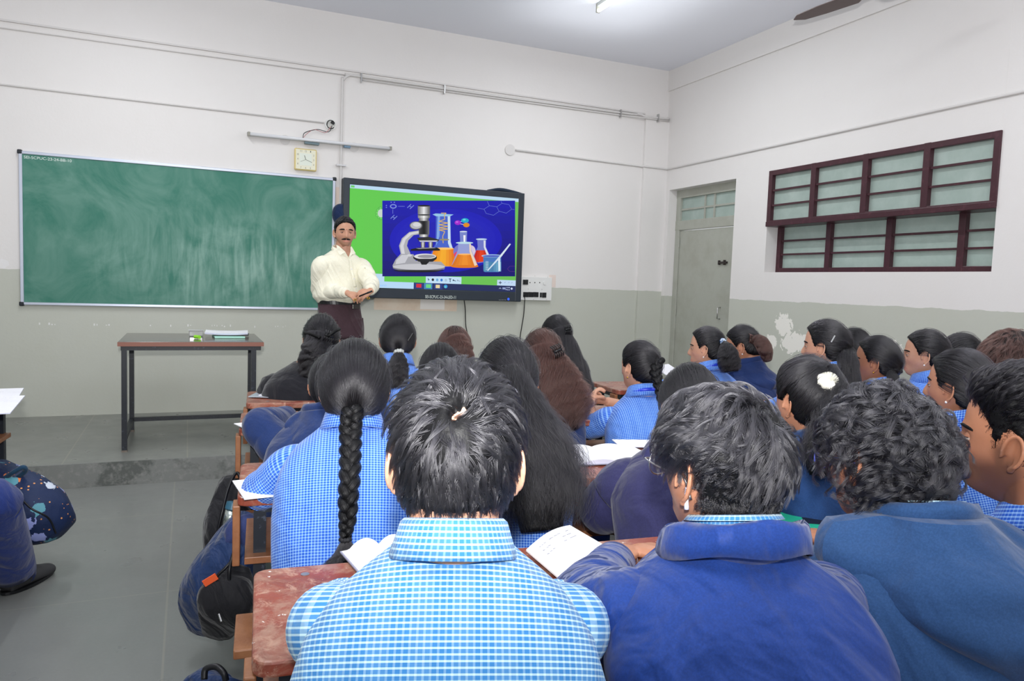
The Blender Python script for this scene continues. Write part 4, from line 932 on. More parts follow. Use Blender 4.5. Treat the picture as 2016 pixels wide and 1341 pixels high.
    def trousers(s, m, shoem):
        mb = MB()
        for sd in (-1, 1):
            hip, kn, an = s.leg(sd); mb.tube([hip - s.F * .08, hip, hip * .5 + kn * .5, kn, kn * .9 + an * .1 + s.F * .01, kn * .5 + an * .5, an], [.08, .098, .088, .076, .072, .066, .062], 20, 26)
        mb.build('trousers', m, s.root, smooth=True)
        for sd in (-1, 1):
            hip, kn, an = s.leg(sd); f = getattr(s, 'toe', {}).get(sd, s.F); b = an * (1, 1, 0); s.shoe(b, f, shoem)
    def shoe(s, b, f, m):
        b = b + (0, 0, wpos(s.root)[2]) ; f = nz(f)
        mb = MB(); P = [b + f * t + (0, 0, h) for t, h in ((-.075, .035), (-.06, .045), (0, .05), (.07, .040), (.13, .03), (.175, .024), (.2, .02))]
        mb.tube(P, [(.02, .022), (.045, .036), (.05, .040), (.040, .045), (.030, .046), (.024, .034), (.008, .012)], 18, 22, ref=(0, 0, 1)); o = mb.build('shoe', m, s.root, smooth=True)
        for v in o.data.vertices:
            if v.co.z + 0 < .006: v.co.z = .006
        so_ = MB(); A = np.linspace(0, 2 * math.pi, 29)[:-1]; sdv = np.array((-f[1], f[0], 0)); ring = [b * (1, 1, 0) + f * (.06 + .137 * math.cos(a)) + sdv * (.048 * math.sin(a) * (1 - .15 * math.cos(a))) + (0, 0, b[2]) for a in A]
        so_.grid(np.array([[p + (0, 0, .014) for p in ring], [p + (0, 0, .002) for p in ring]]), True, caps=(True, True)); so_.build('sole', M_blk, o, world=True)
        return o
    def shirt(s, m, sleeve='half', thick=.016, amp=.005, long_hem=.0, collar=True, name='shirt', yoke=None, top=.006, sag=.012, rr=1.0, belly=0, cuffm=None):
        mb = MB(); zt = s.N[2] + top; zb = s.P[2] - .05 - long_hem; mats = [m]
        if yoke:
            mats.append(yoke); zy = s.N[2] - getattr(s, 'yd', .12)
            s.loft(mb, zt, zy, thick + .0015, 56, 18, 1, sag, 0.0, capb=False); s.loft(mb, zy + .004, zb, thick, 56, 30, 0, sag, amp, belly=belly)
        else: s.loft(mb, zt, zb, thick, 56, 36, 0, sag, amp, belly=belly)
        s.slv = {}
        for sd in (-1, 1):
            sh, el, wr = s.joints[sd]; k = s.w * rr; inn = sh - s.X * sd * .06 * s.w + s.Z * .006; fwd = nz(el - sh)
            top_ = sh + s.X * sd * .012 + s.Z * .006
            if sleeve == 'half': e = el + (wr - el) * .05; P_ = [inn, top_, sh * .55 + el * .45 + s.X * sd * .008, el * .88 + sh * .12, e]; R_ = [.056 * k, .062 * k, .062 * k, .058 * k, .058 * k]
            elif sleeve == 'long': P_ = [inn, top_, sh * .5 + el * .5 + s.X * sd * .006, el, el * .6 + wr * .4, wr - (wr - el) * .06]; R_ = [.058 * k, .066 * k, .064 * k, .058 * k, .050 * k, .039 * k]
            Pq, Rq = cr(P_, 34, R_); L = np.linspace(0, 1, 34); ph = rng.uniform(0, 6)
            Rq = Rq.repeat(2, 1) * (1 + (amp * 7) * np.stack([np.sin(L * 38 + ph), np.sin(L * 31 + 1 + ph)], 1) * sm(L, .3, .6)[:, None] * .55)
            mb.tube(Pq, Rq, 28, None, caps=(True, True), ref=s.F); s.slv[sd] = (Pq[-1], Pq[-2])
        o = mb.build(name, mats, s.root, smooth=True)
        if collar:
            s.collar(collar if not isinstance(collar, bool) else (yoke or m), o)
        return o
    def ring(s, prof, m, name, par, gap=0.0, tilt=.28, front=0.0, nseg=56, cen=None, uvs=1.0, ex=1.0, wav=0.0):
        """a band round the neck; prof = list of (radius added, height)"""
        A = np.linspace(gap, 2 * math.pi - gap, nseg + 1) + math.pi / 2
        c = (s.centre(s.N[2] + .0) if cen is None else cen); G = []; U = []; V = []; l = 0
        for i, (r, h) in enumerate(prof):
            if i: l += math.hypot(r - prof[i - 1][0], h - prof[i - 1][1])
            x = np.cos(A) * (.062 * ex + r); y = np.sin(A) * (.064 + r)
            dz = h - tilt * (y + .0) + wav * np.sin(A * 5 + i); G.append(c + s.X * x[:, None] + s.F * y[:, None] + np.array((0, 0, 1.)) * dz[:, None]); U.append(A * .085 * uvs); V.append(np.full(nseg + 1, l))
        b = MB(); b.grid(np.array(G), False, U, V); o = b.build(name, m, par, smooth=True)
        sl = o.modifiers.new('t', 'SOLIDIFY'); sl.thickness = .002; sl.offset = 0; return o
    def collar(s, m, par):
        s.ring([(.007, -.014), (.005, .016), (.004, .038), (.008, .045), (.013, .040), (.021, .014), (.030, -.012)], m, 'collar', par, gap=.12, tilt=.32)
    def hoodie(s, m, hood=True, amp=.007, thick=.026, **k):
        o = s.shirt(m, 'long', thick, amp, .02, collar=False, name='hoodie' if hood else 'jacket', rr=1.14, sag=.02, top=.02); return o
    def hood(s, m, par, w_=.15, L=.20, dep=.07, shift=0.0, skew=0.0, name='hood'):
        """a hood lying on the back"""
        b = MB(); nu, nv = 40, 26; G = []
        for j in range(nv + 1):
            v = j / nv; row = []
            for i in range(nu + 1):
                a = -1 + 2 * i / nu; wid = w_ * (1 - .55 * v ** 2.2) * (.72 + .45 * math.sin(math.pi * min(1, v * 1.1 + .08))); bul = dep * math.sin(math.pi * min(1, .12 + v * .88)) ** .7 * math.sqrt(max(0, 1 - a * a * .98))
                z = s.N[2] + .045 - L * v - .03 * a * a * (1 - v); c = s.centre(min(z, s.N[2] + .02)); ww, dd = s.sec(s.N[2] - z)
                yb = -(dd + .028) * math.sqrt(max(.05, 1 - (a * wid / (ww + .03)) ** 2))
                fold = .006 * math.sin(a * 5 + v * 9) + .005 * math.sin(a * 2 - v * 14)
                p = c + s.X * (a * wid + shift * v + skew * v * v) + s.F * (yb - bul - fold * math.sin(math.pi * v)); p[2] = z + (.012 * math.sin(a * 3 + 1)) * v; row.append(p)
            G.append(row)
        G = np.array(G); b.grid(G, False); lo = G + s.F * .03
        b.grid(G[:, ::-1] * 0 + lo[:, ::-1], False)
        for A_, B_ in ((G[0][::-1], lo[0][::-1]), (G[-1], lo[-1]), (G[:, 0], lo[:, 0]), (G[:, -1][::-1], lo[:, -1][::-1])): b.grid(np.array([A_, B_]), False)
        o = b.build(name, m, par, smooth=True)
        # rolled rim round the neck, running down the sides of the hood
        s.ring([(.012, -.03), (.030, .0), (.036, .024), (.028, .040), (.016, .036), (.010, .010)], m, 'hood_rim', o, gap=.35, tilt=.34, wav=.002)
        return o
    def band(s, m, par, name='lanyard', r=.02):
        s.ring([(r - .002, .022), (r + .004, .004)], m, name, par, gap=.0, tilt=.34)
    # ---- head details
    def eyes(s):
        ew = mat('eye_white', C(176, 164, 158), .3, .3); ei = mat('iris_brown', C(40, 26, 20), .1, .6)
        for sd in (-1, 1):
            p = s.T(np.array((sd * .031, .0712, .0015)) * s.g); b = MB(); d = dirs_grid(12, 16); b.grid(p + d * .0118 * s.g, True); e = b.build('eye', ew, s.root, smooth=True)
            f = nz(s.R @ np.array((0, 1, .02))); q = p + f * .0104 * s.g; MB().tube([q - f * .002, q + f * .0012, q + f * .0018], [.0056 * s.g, .0052 * s.g, .003 * s.g], 14).build('iris', ei, e, smooth=True)
            for up, z0_ in ((1, .0014), (-1, .0030)):
                th_ = np.linspace(math.asin(z0_ / .0128), 1.5, 8); ph_ = np.linspace(-.3, math.pi + .3, 16); G = np.stack([np.cos(th_)[:, None] * np.cos(ph_), np.cos(th_)[:, None] * np.sin(ph_), up * np.sin(th_)[:, None] * np.ones(16)], -1) * .0128 + np.array((sd * .031, .0712, .0015))
                G = G * s.g; MB().grid(s.T(G.reshape(-1, 3)).reshape(G.shape), False).build('eyelid', SKL[SK.index(s.skin)], e, smooth=True)
                if up > 0: MB().tube(s.T(G[0][2:-2]), .0009 * s.g, 6).build('eyelash', HC, e, smooth=True)
            a = np.linspace(-1, 1, 9); X_ = sd * (.031 + .002) + a * .019; Z_ = .0205 + .003 * (1 - a * a) - .0015 * a * sd; dv = nz(np.stack([X_ / .0755, np.sqrt(np.clip(1 - (X_ / .0755) ** 2 - (Z_ / .118) ** 2, .01, 1)), Z_ / .118], -1))
            hp = head_pts(dv, s.g); MB().tube(s.T(hp + nz(hp) * .0002), [(.0035 * s.g * q_ * getattr(s, 'brow', 1), .0016 * s.g * getattr(s, 'brow', 1)) for q_ in (.5, .9, 1, 1, 1, .95, .8, .6, .3)], 8, 16, ref=(0, 0, 1)).build('eyebrow', HC, s.root, smooth=True)
    def cap(s, th, style='f', m=None, name='hair', k=1.0, soft=.010, fn=None, nr=56, nc=80):
        d = dirs_grid(nr, nc); p = head_pts(d, 1.0, 0); hm = hairline(p, style); mk = sm(hm, -.002, soft)
        t = th(d) if callable(th) else th
        t = t * mk - .014 * (1 - mk)
        if fn is not None: t = t + fn(d) * mk
        q = (p + d * t[..., None]) * s.g; b = MB(); b.grid(s.T(q.reshape(-1, 3)).reshape(q.shape), True)
        s.hairo = b.build(name, m or HC, s.root, smooth=True); s.th = th; s.hst = style; return s.hairo
    def surf(s, d, lift):
        p = head_pts(d, 1.0, 0); t = s.th(d) if callable(s.th) else s.th
        return s.T((p + d * (t + lift)[..., None]) * s.g)
    def roots(s, n, style=None, margin=.002, dens=None):
        out = []
        while sum(map(len, out)) < n:
            d = nz(rng.normal(size=(n * 2, 3))); p = head_pts(d, 1, 0); k = hairline(p, style or s.hst) > margin
            if dens is not None: k &= rng.uniform(size=len(d)) < dens(d)
            out.append(d[k])
        return np.concatenate(out)[:n]
    def combed(s, tie, n, npt=10, r=.0003, m=None, noise=.0015, spread=.10, fly=.03, name='hair_strands', tfun=None):
        """hair combed over the scalp to a tie direction (head frame)"""
        D = s.roots(n); tie = nz(np.array(tie, float)); Tt = np.tile(tie, (n, 1)) if tfun is None else nz(tfun(D))
        Tt = nz(Tt + rng.normal(size=Tt.shape) * spread * .3)
        om = np.arccos(np.clip((D * Tt).sum(-1), -.999, .999))[:, None, None]; t = np.linspace(0, 1, npt)[None, :, None]
        S = (np.sin((1 - t) * om) * D[:, None] + np.sin(t * om) * Tt[:, None]) / np.sin(om); S = nz(S)
        fl_ = (rng.uniform(size=n) < fly)[:, None]; lift = rng.uniform(-.0004, .0030, (n, 1)) + fl_ * rng.uniform(.002, .012, (n, 1)) * np.sin(np.linspace(.2, math.pi, npt))[None]
        lift = lift + noise * np.sin(np.linspace(0, 9, npt)[None] + rng.uniform(0, 6, (n, 1))) * .3 - .004 * (np.linspace(1, 0, npt)[None] > .95)
        return strands(name, s.surf(S, lift), r, m or HM, s.hairo)
    def tuft(s, flow, guides, per, L, lift, rad, npt=9, m=None, clump=.7, curl=0, turns=1.5, r=.0003, spread=.012, dens=None, wig=.25, name='hair_strands', style=None, gravity=.0, margin=.002):
        """short hair: clumped strands following a flow field and standing off the scalp"""
        Dg = s.roots(guides, style, margin, dens); n = guides; pts = np.zeros((n, npt, 3)); d = Dg.copy()
        Ls = (L(Dg) if callable(L) else np.full(n, L)) * rng.uniform(.75, 1.2, n); lf = (lift(Dg) if callable(lift) else np.full(n, lift)) * rng.uniform(.6, 1.3, n)
        ns = rng.normal(size=(n, 3)) * wig; nb2 = rng.normal(size=(n, 3)) * wig
        hd = []
        for k in range(npt):
            t = k / (npt - 1); pts[:, k] = s.surf(d, lf * (1 - (1 - t) ** 1.8) - .004 * (1 - t)); pts[:, k, 2] -= gravity * t * t * Ls; hd.append(d)
            fv = flow(d) + ns + nb2 * math.sin(t * 4); fv = fv - d * (fv * d).sum(-1, keepdims=True); d = nz(d + nz(fv) * (Ls / (npt - 1) / .1)[:, None])
        if curl:
            Tn = nz(np.gradient(pts, axis=1)); ax = nz(rng.normal(size=(n, 1, 3))); N1 = nz(np.cross(Tn, ax)); N2 = np.cross(Tn, N1); ph = rng.uniform(0, 6.3, (n, 1)); tt = np.linspace(0, 1, npt)[None]
            A = ph + tt * turns * 2 * math.pi * rng.uniform(.7, 1.3, (n, 1)); amp = curl * np.minimum(1, tt * 3) * rng.uniform(.6, 1.3, (n, 1))
            pts = pts + N1 * (np.cos(A) * amp)[..., None] + N2 * (np.sin(A) * amp)[..., None]
        off = rng.normal(size=(n, per, 3)) * spread; off = off - Dg[:, None] @ np.zeros((3, 3)) if False else off
        Rw = s.R; nrm = nz(Dg @ Rw.T)[:, None]; off = off - nrm * (off * nrm).sum(-1, keepdims=True) * .8
        tt = np.linspace(0, 1, npt)[None, None, :, None]; cl = 1 - clump * np.sin(tt * math.pi / 2) ** 1.2
        cl = cl + .25 * clump * tt ** 4
        P = pts[:, None] + off[:, :, None] * cl
        return strands(name, P.reshape(-1, npt, 3), r, m or HM, s.hairo)
    def mass(s, path, n, m=None, base=None, wav=0.0, wn=4, npt=26, r=.0003, name='ponytail', par=None, cl=40, taper=.6, fray=.0, k=.88, Xd=None, fluff=0.0, nb=32, bump_=0.05, wmin=0, frizz=0.0):
        """a hanging body of hair; path = [(point, half width, half depth)]"""
        P, R_ = cr([p for p, _, _ in path], npt, [(a, b_) for _, a, b_ in path]); Xd = s.X if Xd is None else np.array(Xd, float)
        T_ = nz(np.gradient(P, axis=0)); B = nz(np.cross(np.cross(T_, Xd), T_)); Fd = np.cross(B, T_)
        A = np.linspace(0, 2 * math.pi, nb + 1)[:-1]; jt = np.linspace(0, 1, npt)
        w1 = 1 + bump_ * np.sin(jt[:, None] * 26 + 3 * np.sin(A)[None] * 2)
        G = P[:, None] + B[:, None] * (np.cos(A)[None, :, None] * R_[:, None, :1]) * k * w1[..., None] + Fd[:, None] * (np.sin(A)[None, :, None] * R_[:, None, 1:2]) * k * w1[..., None]
        o = MB().grid(G, True, caps=(True, True)).build(name, base or HC, par or s.hairo, smooth=True)
        cidx = rng.integers(0, cl, n); ca = rng.uniform(0, 6.3, cl); crr = np.sqrt(rng.uniform(.15, 1, cl)); th = ca[cidx] + rng.normal(size=n) * 1.6 / math.sqrt(cl); ro = np.clip(crr[cidx] * .42 + .62 + rng.normal(size=n) * .07, 0, 1.12)
        ph = rng.uniform(0, 6.3, cl)[cidx][:, None] + rng.normal(size=(n, 1)) * .35; t = jt[None]; am = wav * np.minimum(1, t * 3)
        fr_ = 1 + fluff * t * rng.normal(size=(n, 1)) * .5 + fray * (t ** 3) * rng.normal(size=(n, 1))
        c_ = (ro * np.cos(th))[:, None] * R_[None, :, 0] * fr_ + am * np.sin(t * wn * 2 * math.pi + ph); s_ = (ro * np.sin(th))[:, None] * R_[None, :, 1] * fr_ + am * np.cos(t * wn * 2 * math.pi + ph) * .6
        Q = P[None] + B[None] * c_[..., None] + Fd[None] * s_[..., None]
        if frizz:
            fz = np.cumsum(rng.normal(size=(n, npt, 3)), axis=1); fz -= fz.mean(1, keepdims=True) * .7; Q = Q + fz * frizz * (t[..., None] + .15)
        if taper:   # uneven tips
            le = rng.uniform(1 - taper * .3, 1, n); idx = np.clip(np.linspace(0, 1, npt)[None] * le[:, None] * (npt - 1), 0, npt - 1.001); i0 = idx.astype(int); f_ = (idx - i0)[..., None]; ar_ = np.arange(n)[:, None]; Q = Q[ar_, i0] * (1 - f_) + Q[ar_, i0 + 1] * f_
        strands('hair_strands', Q, r, m or HM, o); return o
    def plait(s, P, R_, turns, n=60, m=None, par=None, name='plait', Xd=None, base=None):
        """three-strand plait along P with half width R_"""
        N_ = 150; P, R_ = cr(P, N_, R_); R_ = R_[:, 0]; Xd = s.X if Xd is None else np.array(Xd, float); T_ = nz(np.gradient(P, axis=0)); B = nz(Xd - T_ * (T_ @ Xd)[:, None]); Fd = np.cross(B, T_); t = np.linspace(0, 1, N_)
        o = MB(); allS = []
        for k in range(3):
            a = t * turns * 2 * math.pi + k * 2 * math.pi / 3
            c = P + B * (np.sin(a) * R_ * .52)[:, None] + Fd * (np.sin(2 * a) * R_ * .34)[:, None]
            rr_ = np.stack([R_ * .50, R_ * .56], 1); o.tube(c, rr_, 14, caps=(True, True), ref=Fd[0])
            Tc, N1, N2 = frames(c, Fd[0])
            th = rng.uniform(0, 6.3, n)[:, None] + t[None] * 5; q = c[None] + N1[None] * (np.cos(th) * R_[None] * .51)[..., None] + N2[None] * (np.sin(th) * R_[None] * .57)[..., None]; allS.append(q[:, ::2])
        ob = o.build(name, base or HC, par or s.hairo, smooth=True); strands('hair_strands', np.concatenate(allS), .00022, m or HM, ob); return ob
def scrunchie(s, q, r, t, m, ax=(0, 0, 1), par=None, lump=.15):
    ax = nz(np.array(ax, float)); u = nz(np.cross(ax, (.3, 1, .2))); v = np.cross(ax, u); A = np.linspace(0, 2 * math.pi, 41); P = np.array([q + u * r * math.cos(a) + v * r * math.sin(a) for a in A])
    R_ = t * (1 + lump * np.sin(A * 9)); return MB().tube(P, R_, 12, caps=(False, False)).build('scrunchie', m, par or s.hairo, smooth=True)
def claw(s, q, w_, u, m=None):
    """a small black claw clip"""
    u = nz(np.array(u, float)); b = MB(); f = nz(q - s.H)
    v = nz(np.cross(u, f))
    for k in np.linspace(-1, 1, 5): b.tube([q + u * w_ * k + v * .004, q + u * w_ * k * 1.1 + f * .012 + v * .014, q + u * w_ * k * 1.15 - f * .004 + v * .028], .0028, 6, 8); b.tube([q + u * w_ * k - v * .004, q + u * w_ * k * 1.1 + f * .012 - v * .014, q + u * w_ * k * 1.15 - f * .004 - v * .028], .0028, 6, 8)
    b.tube([q - u * w_ * 1.1 + f * .008, q + u * w_ * 1.1 + f * .008], .005, 8); return b.build('hair_clip', m or M_blk, s.hairo, smooth=True)
def earring(s, sd, m=None):
    p = s.T(np.array((sd * .0835, -.004, -.040)) * s.g); d = dirs_grid(8, 10); MB().grid(p + d * .0042, True).build('earring', m or M_pearl, s.root, smooth=True)
M_pearl = mat('pearl', C(240, 238, 235), .15, .6); M_goldj = mat('gold', C(220, 170, 60), .25, .5, .9)
LAN = mat('royal_blue_ribbon', C(38, 62, 200), .35, .4)
NAVY = cloth('navy_fleece', C(30, 48, 92)); NAVY2 = cloth('slate_navy_fleece', C(42, 72, 114), .85, (5, .5, .04)); NAVYB = cloth('royal_navy_nylon', C(27, 56, 124), .55, (6, .6, .05)); NAVYP = cloth('purple_navy_knit', C(44, 44, 80)); NAVYT = cloth('teal_navy_fleece', C(27, 56, 100)); BLKC = cloth('black_fleece', C(22, 22, 28))
TRB = cloth('blue_trousers', C(46, 74, 148), .7); TRN = cloth('navy_trousers', C(34, 50, 108), .6, (10, .5, .02)); SHOE = mat('black_leather', C(44, 44, 46), .5, .4, bump=(60, .2, .003))
def aim(h, t=(-3.1, -.9)): return math.degrees(math.atan2(t[0] - h[0], t[1] - h[1]))
def hit(s, px, py, off=.0):
    dh = (s.H - CAM) @ _f
    for d in np.arange(dh - .55, dh + .35, .004):
        p = at(px, py, d=d); h = s.N[2] - p[2]
        if h < -.06: continue
        w_, dd = s.sec(h); q = p - s.centre(p[2]); 
        if (q @ s.X / (w_ + off)) ** 2 + (q @ s.F / (dd + off)) ** 2 < 1: return p
    return at(px, py, d=dh - .02)
Person.hit = hit
def mk(label, px, top, d, face, g=1.03, th=.016, dx=0, C7=None, c7=(0, 0, 0), **k):
    if px > 1200 and d > 2: g *= .95
    H_ = at(px, top, d=d) - np.array((0, 0, .118 * g + th))
    N_ = H_ - np.array((math.sin(math.radians(k.get('body', face) or 0)), math.cos(math.radians(k.get('body', face) or 0)), 0)) * .04 * g - np.array((0, 0, .118 * g)) + np.array(c7) if C7 is None else C7
    return Person(label, H_, face, g=g, C7=N_, **k)
SUM = 0
def flow_from(W, swirl=.5, fwd=0):
    W = nz(np.array(W, float))
    def f(d):
        v = d - W; v = v - d * (v * d).sum(-1, keepdims=True); v = nz(v); return v + swirl * np.cross(d, v) * np.exp(-((d - W) ** 2).sum(-1, keepdims=True) * 3) + fwd
    return f
def dress(s, top, trou=TRB, sleeve='half', arms=True, hands=None, **k):
    s.body(arms=arms, hands=hands)
    s.trousers(trou, SHOE)
    return None
# ============ last row, nearest the camera
p = mk('boy from behind in a pale blue check shirt, tousled black hair parting at the crown', 903, 716, 1.07, 19, g=1.06, th=.020, sex='m', skin=1, vox=.0028, w=1.02, lean=.13, pitch=-2, c7=(0, 0, .007))
p.yd = .10; dress(p, None, TRN); p.shirt(CHKL, 'half', amp=.004, yoke=CHKLY, thick=.018); 
W1 = nz(np.array((-.05, -.78, .62)))
W2 = nz(W1 + (.16, 0, .16)); seg_ = lambda d: np.minimum(np.linalg.norm(d - W1, axis=-1), np.minimum(np.linalg.norm(d - (W1 + W2) / 2, axis=-1), np.linalg.norm(d - W2, axis=-1)))
p.cap(lambda d: .004 + .012 * sm(d[..., 2], -.2, .7) - .026 * gs(seg_(d), .062), 'm', m=HC, soft=.02)
fl1 = flow_from(W1, .35)
p.tuft(fl1, 1500, 10, lambda d: .022 + .022 * sm(d[:, 2], -.4, .8), lambda d: .006 + .010 * sm(d[:, 2], .1, .9), 0, clump=.82, r=.00034, spread=.0042, wig=.30, dens=lambda d: .06 + .94 * sm(seg_(d), .03, .16), gravity=.12, m=HMG)
p.tuft(lambda d: np.tile(p.R.T @ np.array((0, 0, -1.)), (len(d), 1)) + .0, 420, 9, .014, .004, 0, clump=.6, r=.0003, spread=.004, wig=.15, name='nape_strands', dens=lambda d: (d[:, 2] < -.35) & (d[:, 1] < 0))
# scalp showing at the whorl

p = mk('boy in a royal blue jacket with wire glasses and thick swept black hair, back turned', 1430, 762, 1.18, -7, g=1.03, th=.018, sex='m', skin=0, vox=.0028, w=1.0, lean=.12, roll=2, body=14, c7=(.005, -.01, .022))
dress(p, None, TRN); o = p.hoodie(NAVYB, hood=False, amp=.006, thick=.03)
p.ring([(.008, -.016), (.004, .02), (.003, .038), (.006, .044), (.012, .036)], CHKLY, 'shirt_collar', p.root, gap=.1, tilt=.30)
p.ring([(.022, -.03), (.030, .004), (.032, .022), (.036, .030), (.042, .022), (.047, .002), (.050, -.022)], NAVYB, 'jacket_collar', o, gap=.35, tilt=.34, wav=.003, ex=1.1)
p.cap(lambda d: .003 + .013 * sm(d[..., 2], -.05, .5) + .005 * np.sin(d[..., 0] * 7 + d[..., 2] * 5) * sm(d[..., 2], 0, .5), 'm', soft=.018)
p.tuft(lambda d: flow_from((.35, -.55, .75), .9)(d) + .4 * np.sin(d[:, [1, 2, 0]] * 6), 1100, 14, lambda d: .010 + .042 * sm(d[:, 2], -.05, .5), lambda d: .003 + .012 * sm(d[:, 2], -.1, .6), 0, clump=.8, r=.00034, spread=.0055, wig=.35, curl=.004, turns=.8, gravity=.2, m=HMG, dens=lambda d: 1 - .8 * sm(d[:, 1], .1, .4) * sm(-d[:, 2], -.3, 0))
p.tuft(lambda d: np.tile(p.R.T @ np.array((0, 0, -1.)), (len(d), 1)), 520, 9, .011, .004, 0, clump=.5, r=.00028, spread=.004, wig=.2, name='nape_strands', dens=lambda d: (d[:, 2] < -.15))
def glasses(s, m, lensm, r=.0014):
    gl_ = empty('glasses', s.root.location * 0); gl_.parent = s.root; fr_ = MB()
    for sd in (-1, 1):
        c = np.array((sd * .034, .104, -.002)); A = np.linspace(0, 2 * math.pi, 33); L = np.stack([c[0] + .025 * np.cos(A), c[1] - .004 * np.abs(np.cos(A)) ** 2 + A * 0, c[2] + .021 * np.sin(A)], -1) * s.g
        fr_.tube(s.T(L), r, 8, caps=(False, False))
        fr_.tube(s.T(np.array([(sd * .058, .102, .006), (sd * .073, .094, .007), (sd * .079, .05, .003), (sd * .080, .006, .002), (sd * .0795, -.008, -.008), (sd * .077, -.016, -.030)]) * s.g), [r, r, r, r, r * 1.6, r * 2], 8, 24)
        G = np.stack([c + np.array((0, 0, 0)) * A[:, None] for k in (0,)] , 0)
        q = np.stack([c[0] + .0245 * np.cos(A[:-1]), c[1] - .004 * np.cos(A[:-1]) ** 2, c[2] + .0205 * np.sin(A[:-1])], -1) * s.g
        b = MB(); b.add(s.T(np.vstack([q, (c * s.g)[None]])), [(i, (i + 1) % 32, 32) for i in range(32)]); b.build('lens', lensm, gl_)
    fr_.tube(s.T(np.array([(-.010, .104, .004), (0, .107, .007), (.010, .104, .004)]) * s.g), r, 8, 8); fr_.build('frame', m, gl_, smooth=True); return gl_
LENS = mat('lens', C(200, 205, 240), .02, .5, trans=.95, alpha=.35)
glasses(p, M_steel, LENS)
q = p.T(np.array((-.0825, -.012, -.012)) * p.g); MB().tube([q, q + (0, -.0, -.014), q + (0.001, -.001, -.034)], [.0022, .003, .0038], 10, 12).build('glasses_tip', mat('clear_tip', C(215, 215, 235), .1, .6), p.root, smooth=True)

p = mk('boy in a slate navy hooded top with round glasses and long curly black hair', 1752, 757, 1.33, -2, g=1.02, th=.022, sex='m', skin=2, vox=.003, w=1.02, lean=.12, roll=6, pitch=-6, body=20, c7=(.03, -.03, .018))
dress(p, None, TRN); o = p.hoodie(NAVY2, thick=.03); p.hood(NAVY2, o, .19, .21, .085, shift=.06, skew=.04)
p.ring([(.010, -.016), (.006, .02), (.005, .040), (.010, .046)], CHKLY, 'shirt_collar', p.root, gap=.1, tilt=.30)
p.cap(lambda d: .007 + .010 * sm(d[..., 2], -.4, .4) + .004 * np.sin(d[..., 0] * 9) * np.sin(d[..., 2] * 8 + 1), 'm', soft=.02)
p.tuft(lambda d: flow_from((.1, -.45, .85), .4)(d) + .5 * np.sin(d[:, [2, 0, 1]] * 7 + 1), 560, 26, .075, lambda d: .006 + .008 * sm(d[:, 2], -.3, .6), 0, npt=24, clump=.86, r=.00034, spread=.0075, wig=.7, curl=.0105, turns=1.5, gravity=.2, m=HMG, dens=lambda d: 1 - .93 * sm(d[:, 1], .0, .35) * sm(-d[:, 2], -.4, -.05))
p.tuft(lambda d: np.tile(p.R.T @ np.array((0, 0, -1.)), (len(d), 1)), 260, 22, .035, .010, 0, npt=20, clump=.85, r=.00034, spread=.006, wig=.5, curl=.009, turns=1.6, name='nape_strands', dens=lambda d: (d[:, 2] < -.2), gravity=.2)
glasses(p, mat('violet_frame', C(90, 100, 190), .3, .5, .4), LENS)

H_ = at(2008, 874, d=1.44)
p = Person('bearded boy in profile in a blue check shirt at the right edge, short faded hair', H_, -20, g=1.04, C7=H_ - np.array((-.03, .05, .150)), sex='m', skin=2, vox=.0028, w=1.0, lean=.10, body=22, pitch=1)
p.stubble = 1.1; dress(p, None, TRN); p.shirt(CHK, 'half', amp=.005, yoke=CHKY, thick=.018); p.eyes()
p.ring([(.020, .012), (.040, -.004), (.058, -.012)], CHKY, 'collar_point', p.root, gap=2.2, tilt=.0) 
p.cap(lambda d: .002 + .018 * sm(d[..., 2], .25, .7), 'm', soft=.010)
p.tuft(lambda d: np.tile((.1, -.9, .3), (len(d), 1)), 1500, 12, lambda d: .005 + .024 * sm(d[:, 2], .25, .6), lambda d: .003 + .014 * sm(d[:, 2], .3, .7), 0, clump=.75, r=.00032, spread=.0045, wig=.25)

# ============ second row from the camera
p = mk('girl with a thick single plait down her blue check shirt, arm on the desk', 700, 664, 2.1, 12, g=1.05, th=.022, vox=.004, w=.98, lean=.16, skin=1, c7=(0, .01, .02))
el = at(512, 968, d=2.12); dress(p, None, arms={-1: (el, el + p.F * .22 + p.X * .05)}); p.shirt(CHK, 'half', amp=.006, yoke=None, thick=.02, long_hem=.12)
p.cap(lambda d: .017 - .006 * gs(d[..., 0], .07) * sm(-d[..., 1], .2, .7) * gs(d[..., 2], .5), 'f'); p.combed((0, -.86, -.42), 7000, r=.00036, fly=.05, spread=.16)
a = p.surf(nz(np.array([(0, -.86, -.42)])), np.array([-.004]))[0]
pts = [a, p.hit(694, 812, .055), p.hit(690, 850, .045), p.hit(690, 900, .04), p.hit(687, 960, .04), p.hit(684, 1020, .038), p.hit(680, 1058, .036)]
p.plait(pts, [.026, .028, .029, .028, .026, .022, .014], 4.6, n=70)
q = p.hit(680, 1062, .034); scrunchie(p, q, .010, .006, mat('black_band', C(28, 28, 32), .7), ax=(0, 0, 1))
p.mass([(q, .009, .008), (q + (0, -.012, -.03), .026, .012), (q + (0, -.02, -.055), .050, .014), (q + (.0, -.025, -.072), .055, .010)], 1400, wav=.003, npt=12, r=.0003, name='plait_tuft', fluff=.3, k=.6)
earring(p, -1)

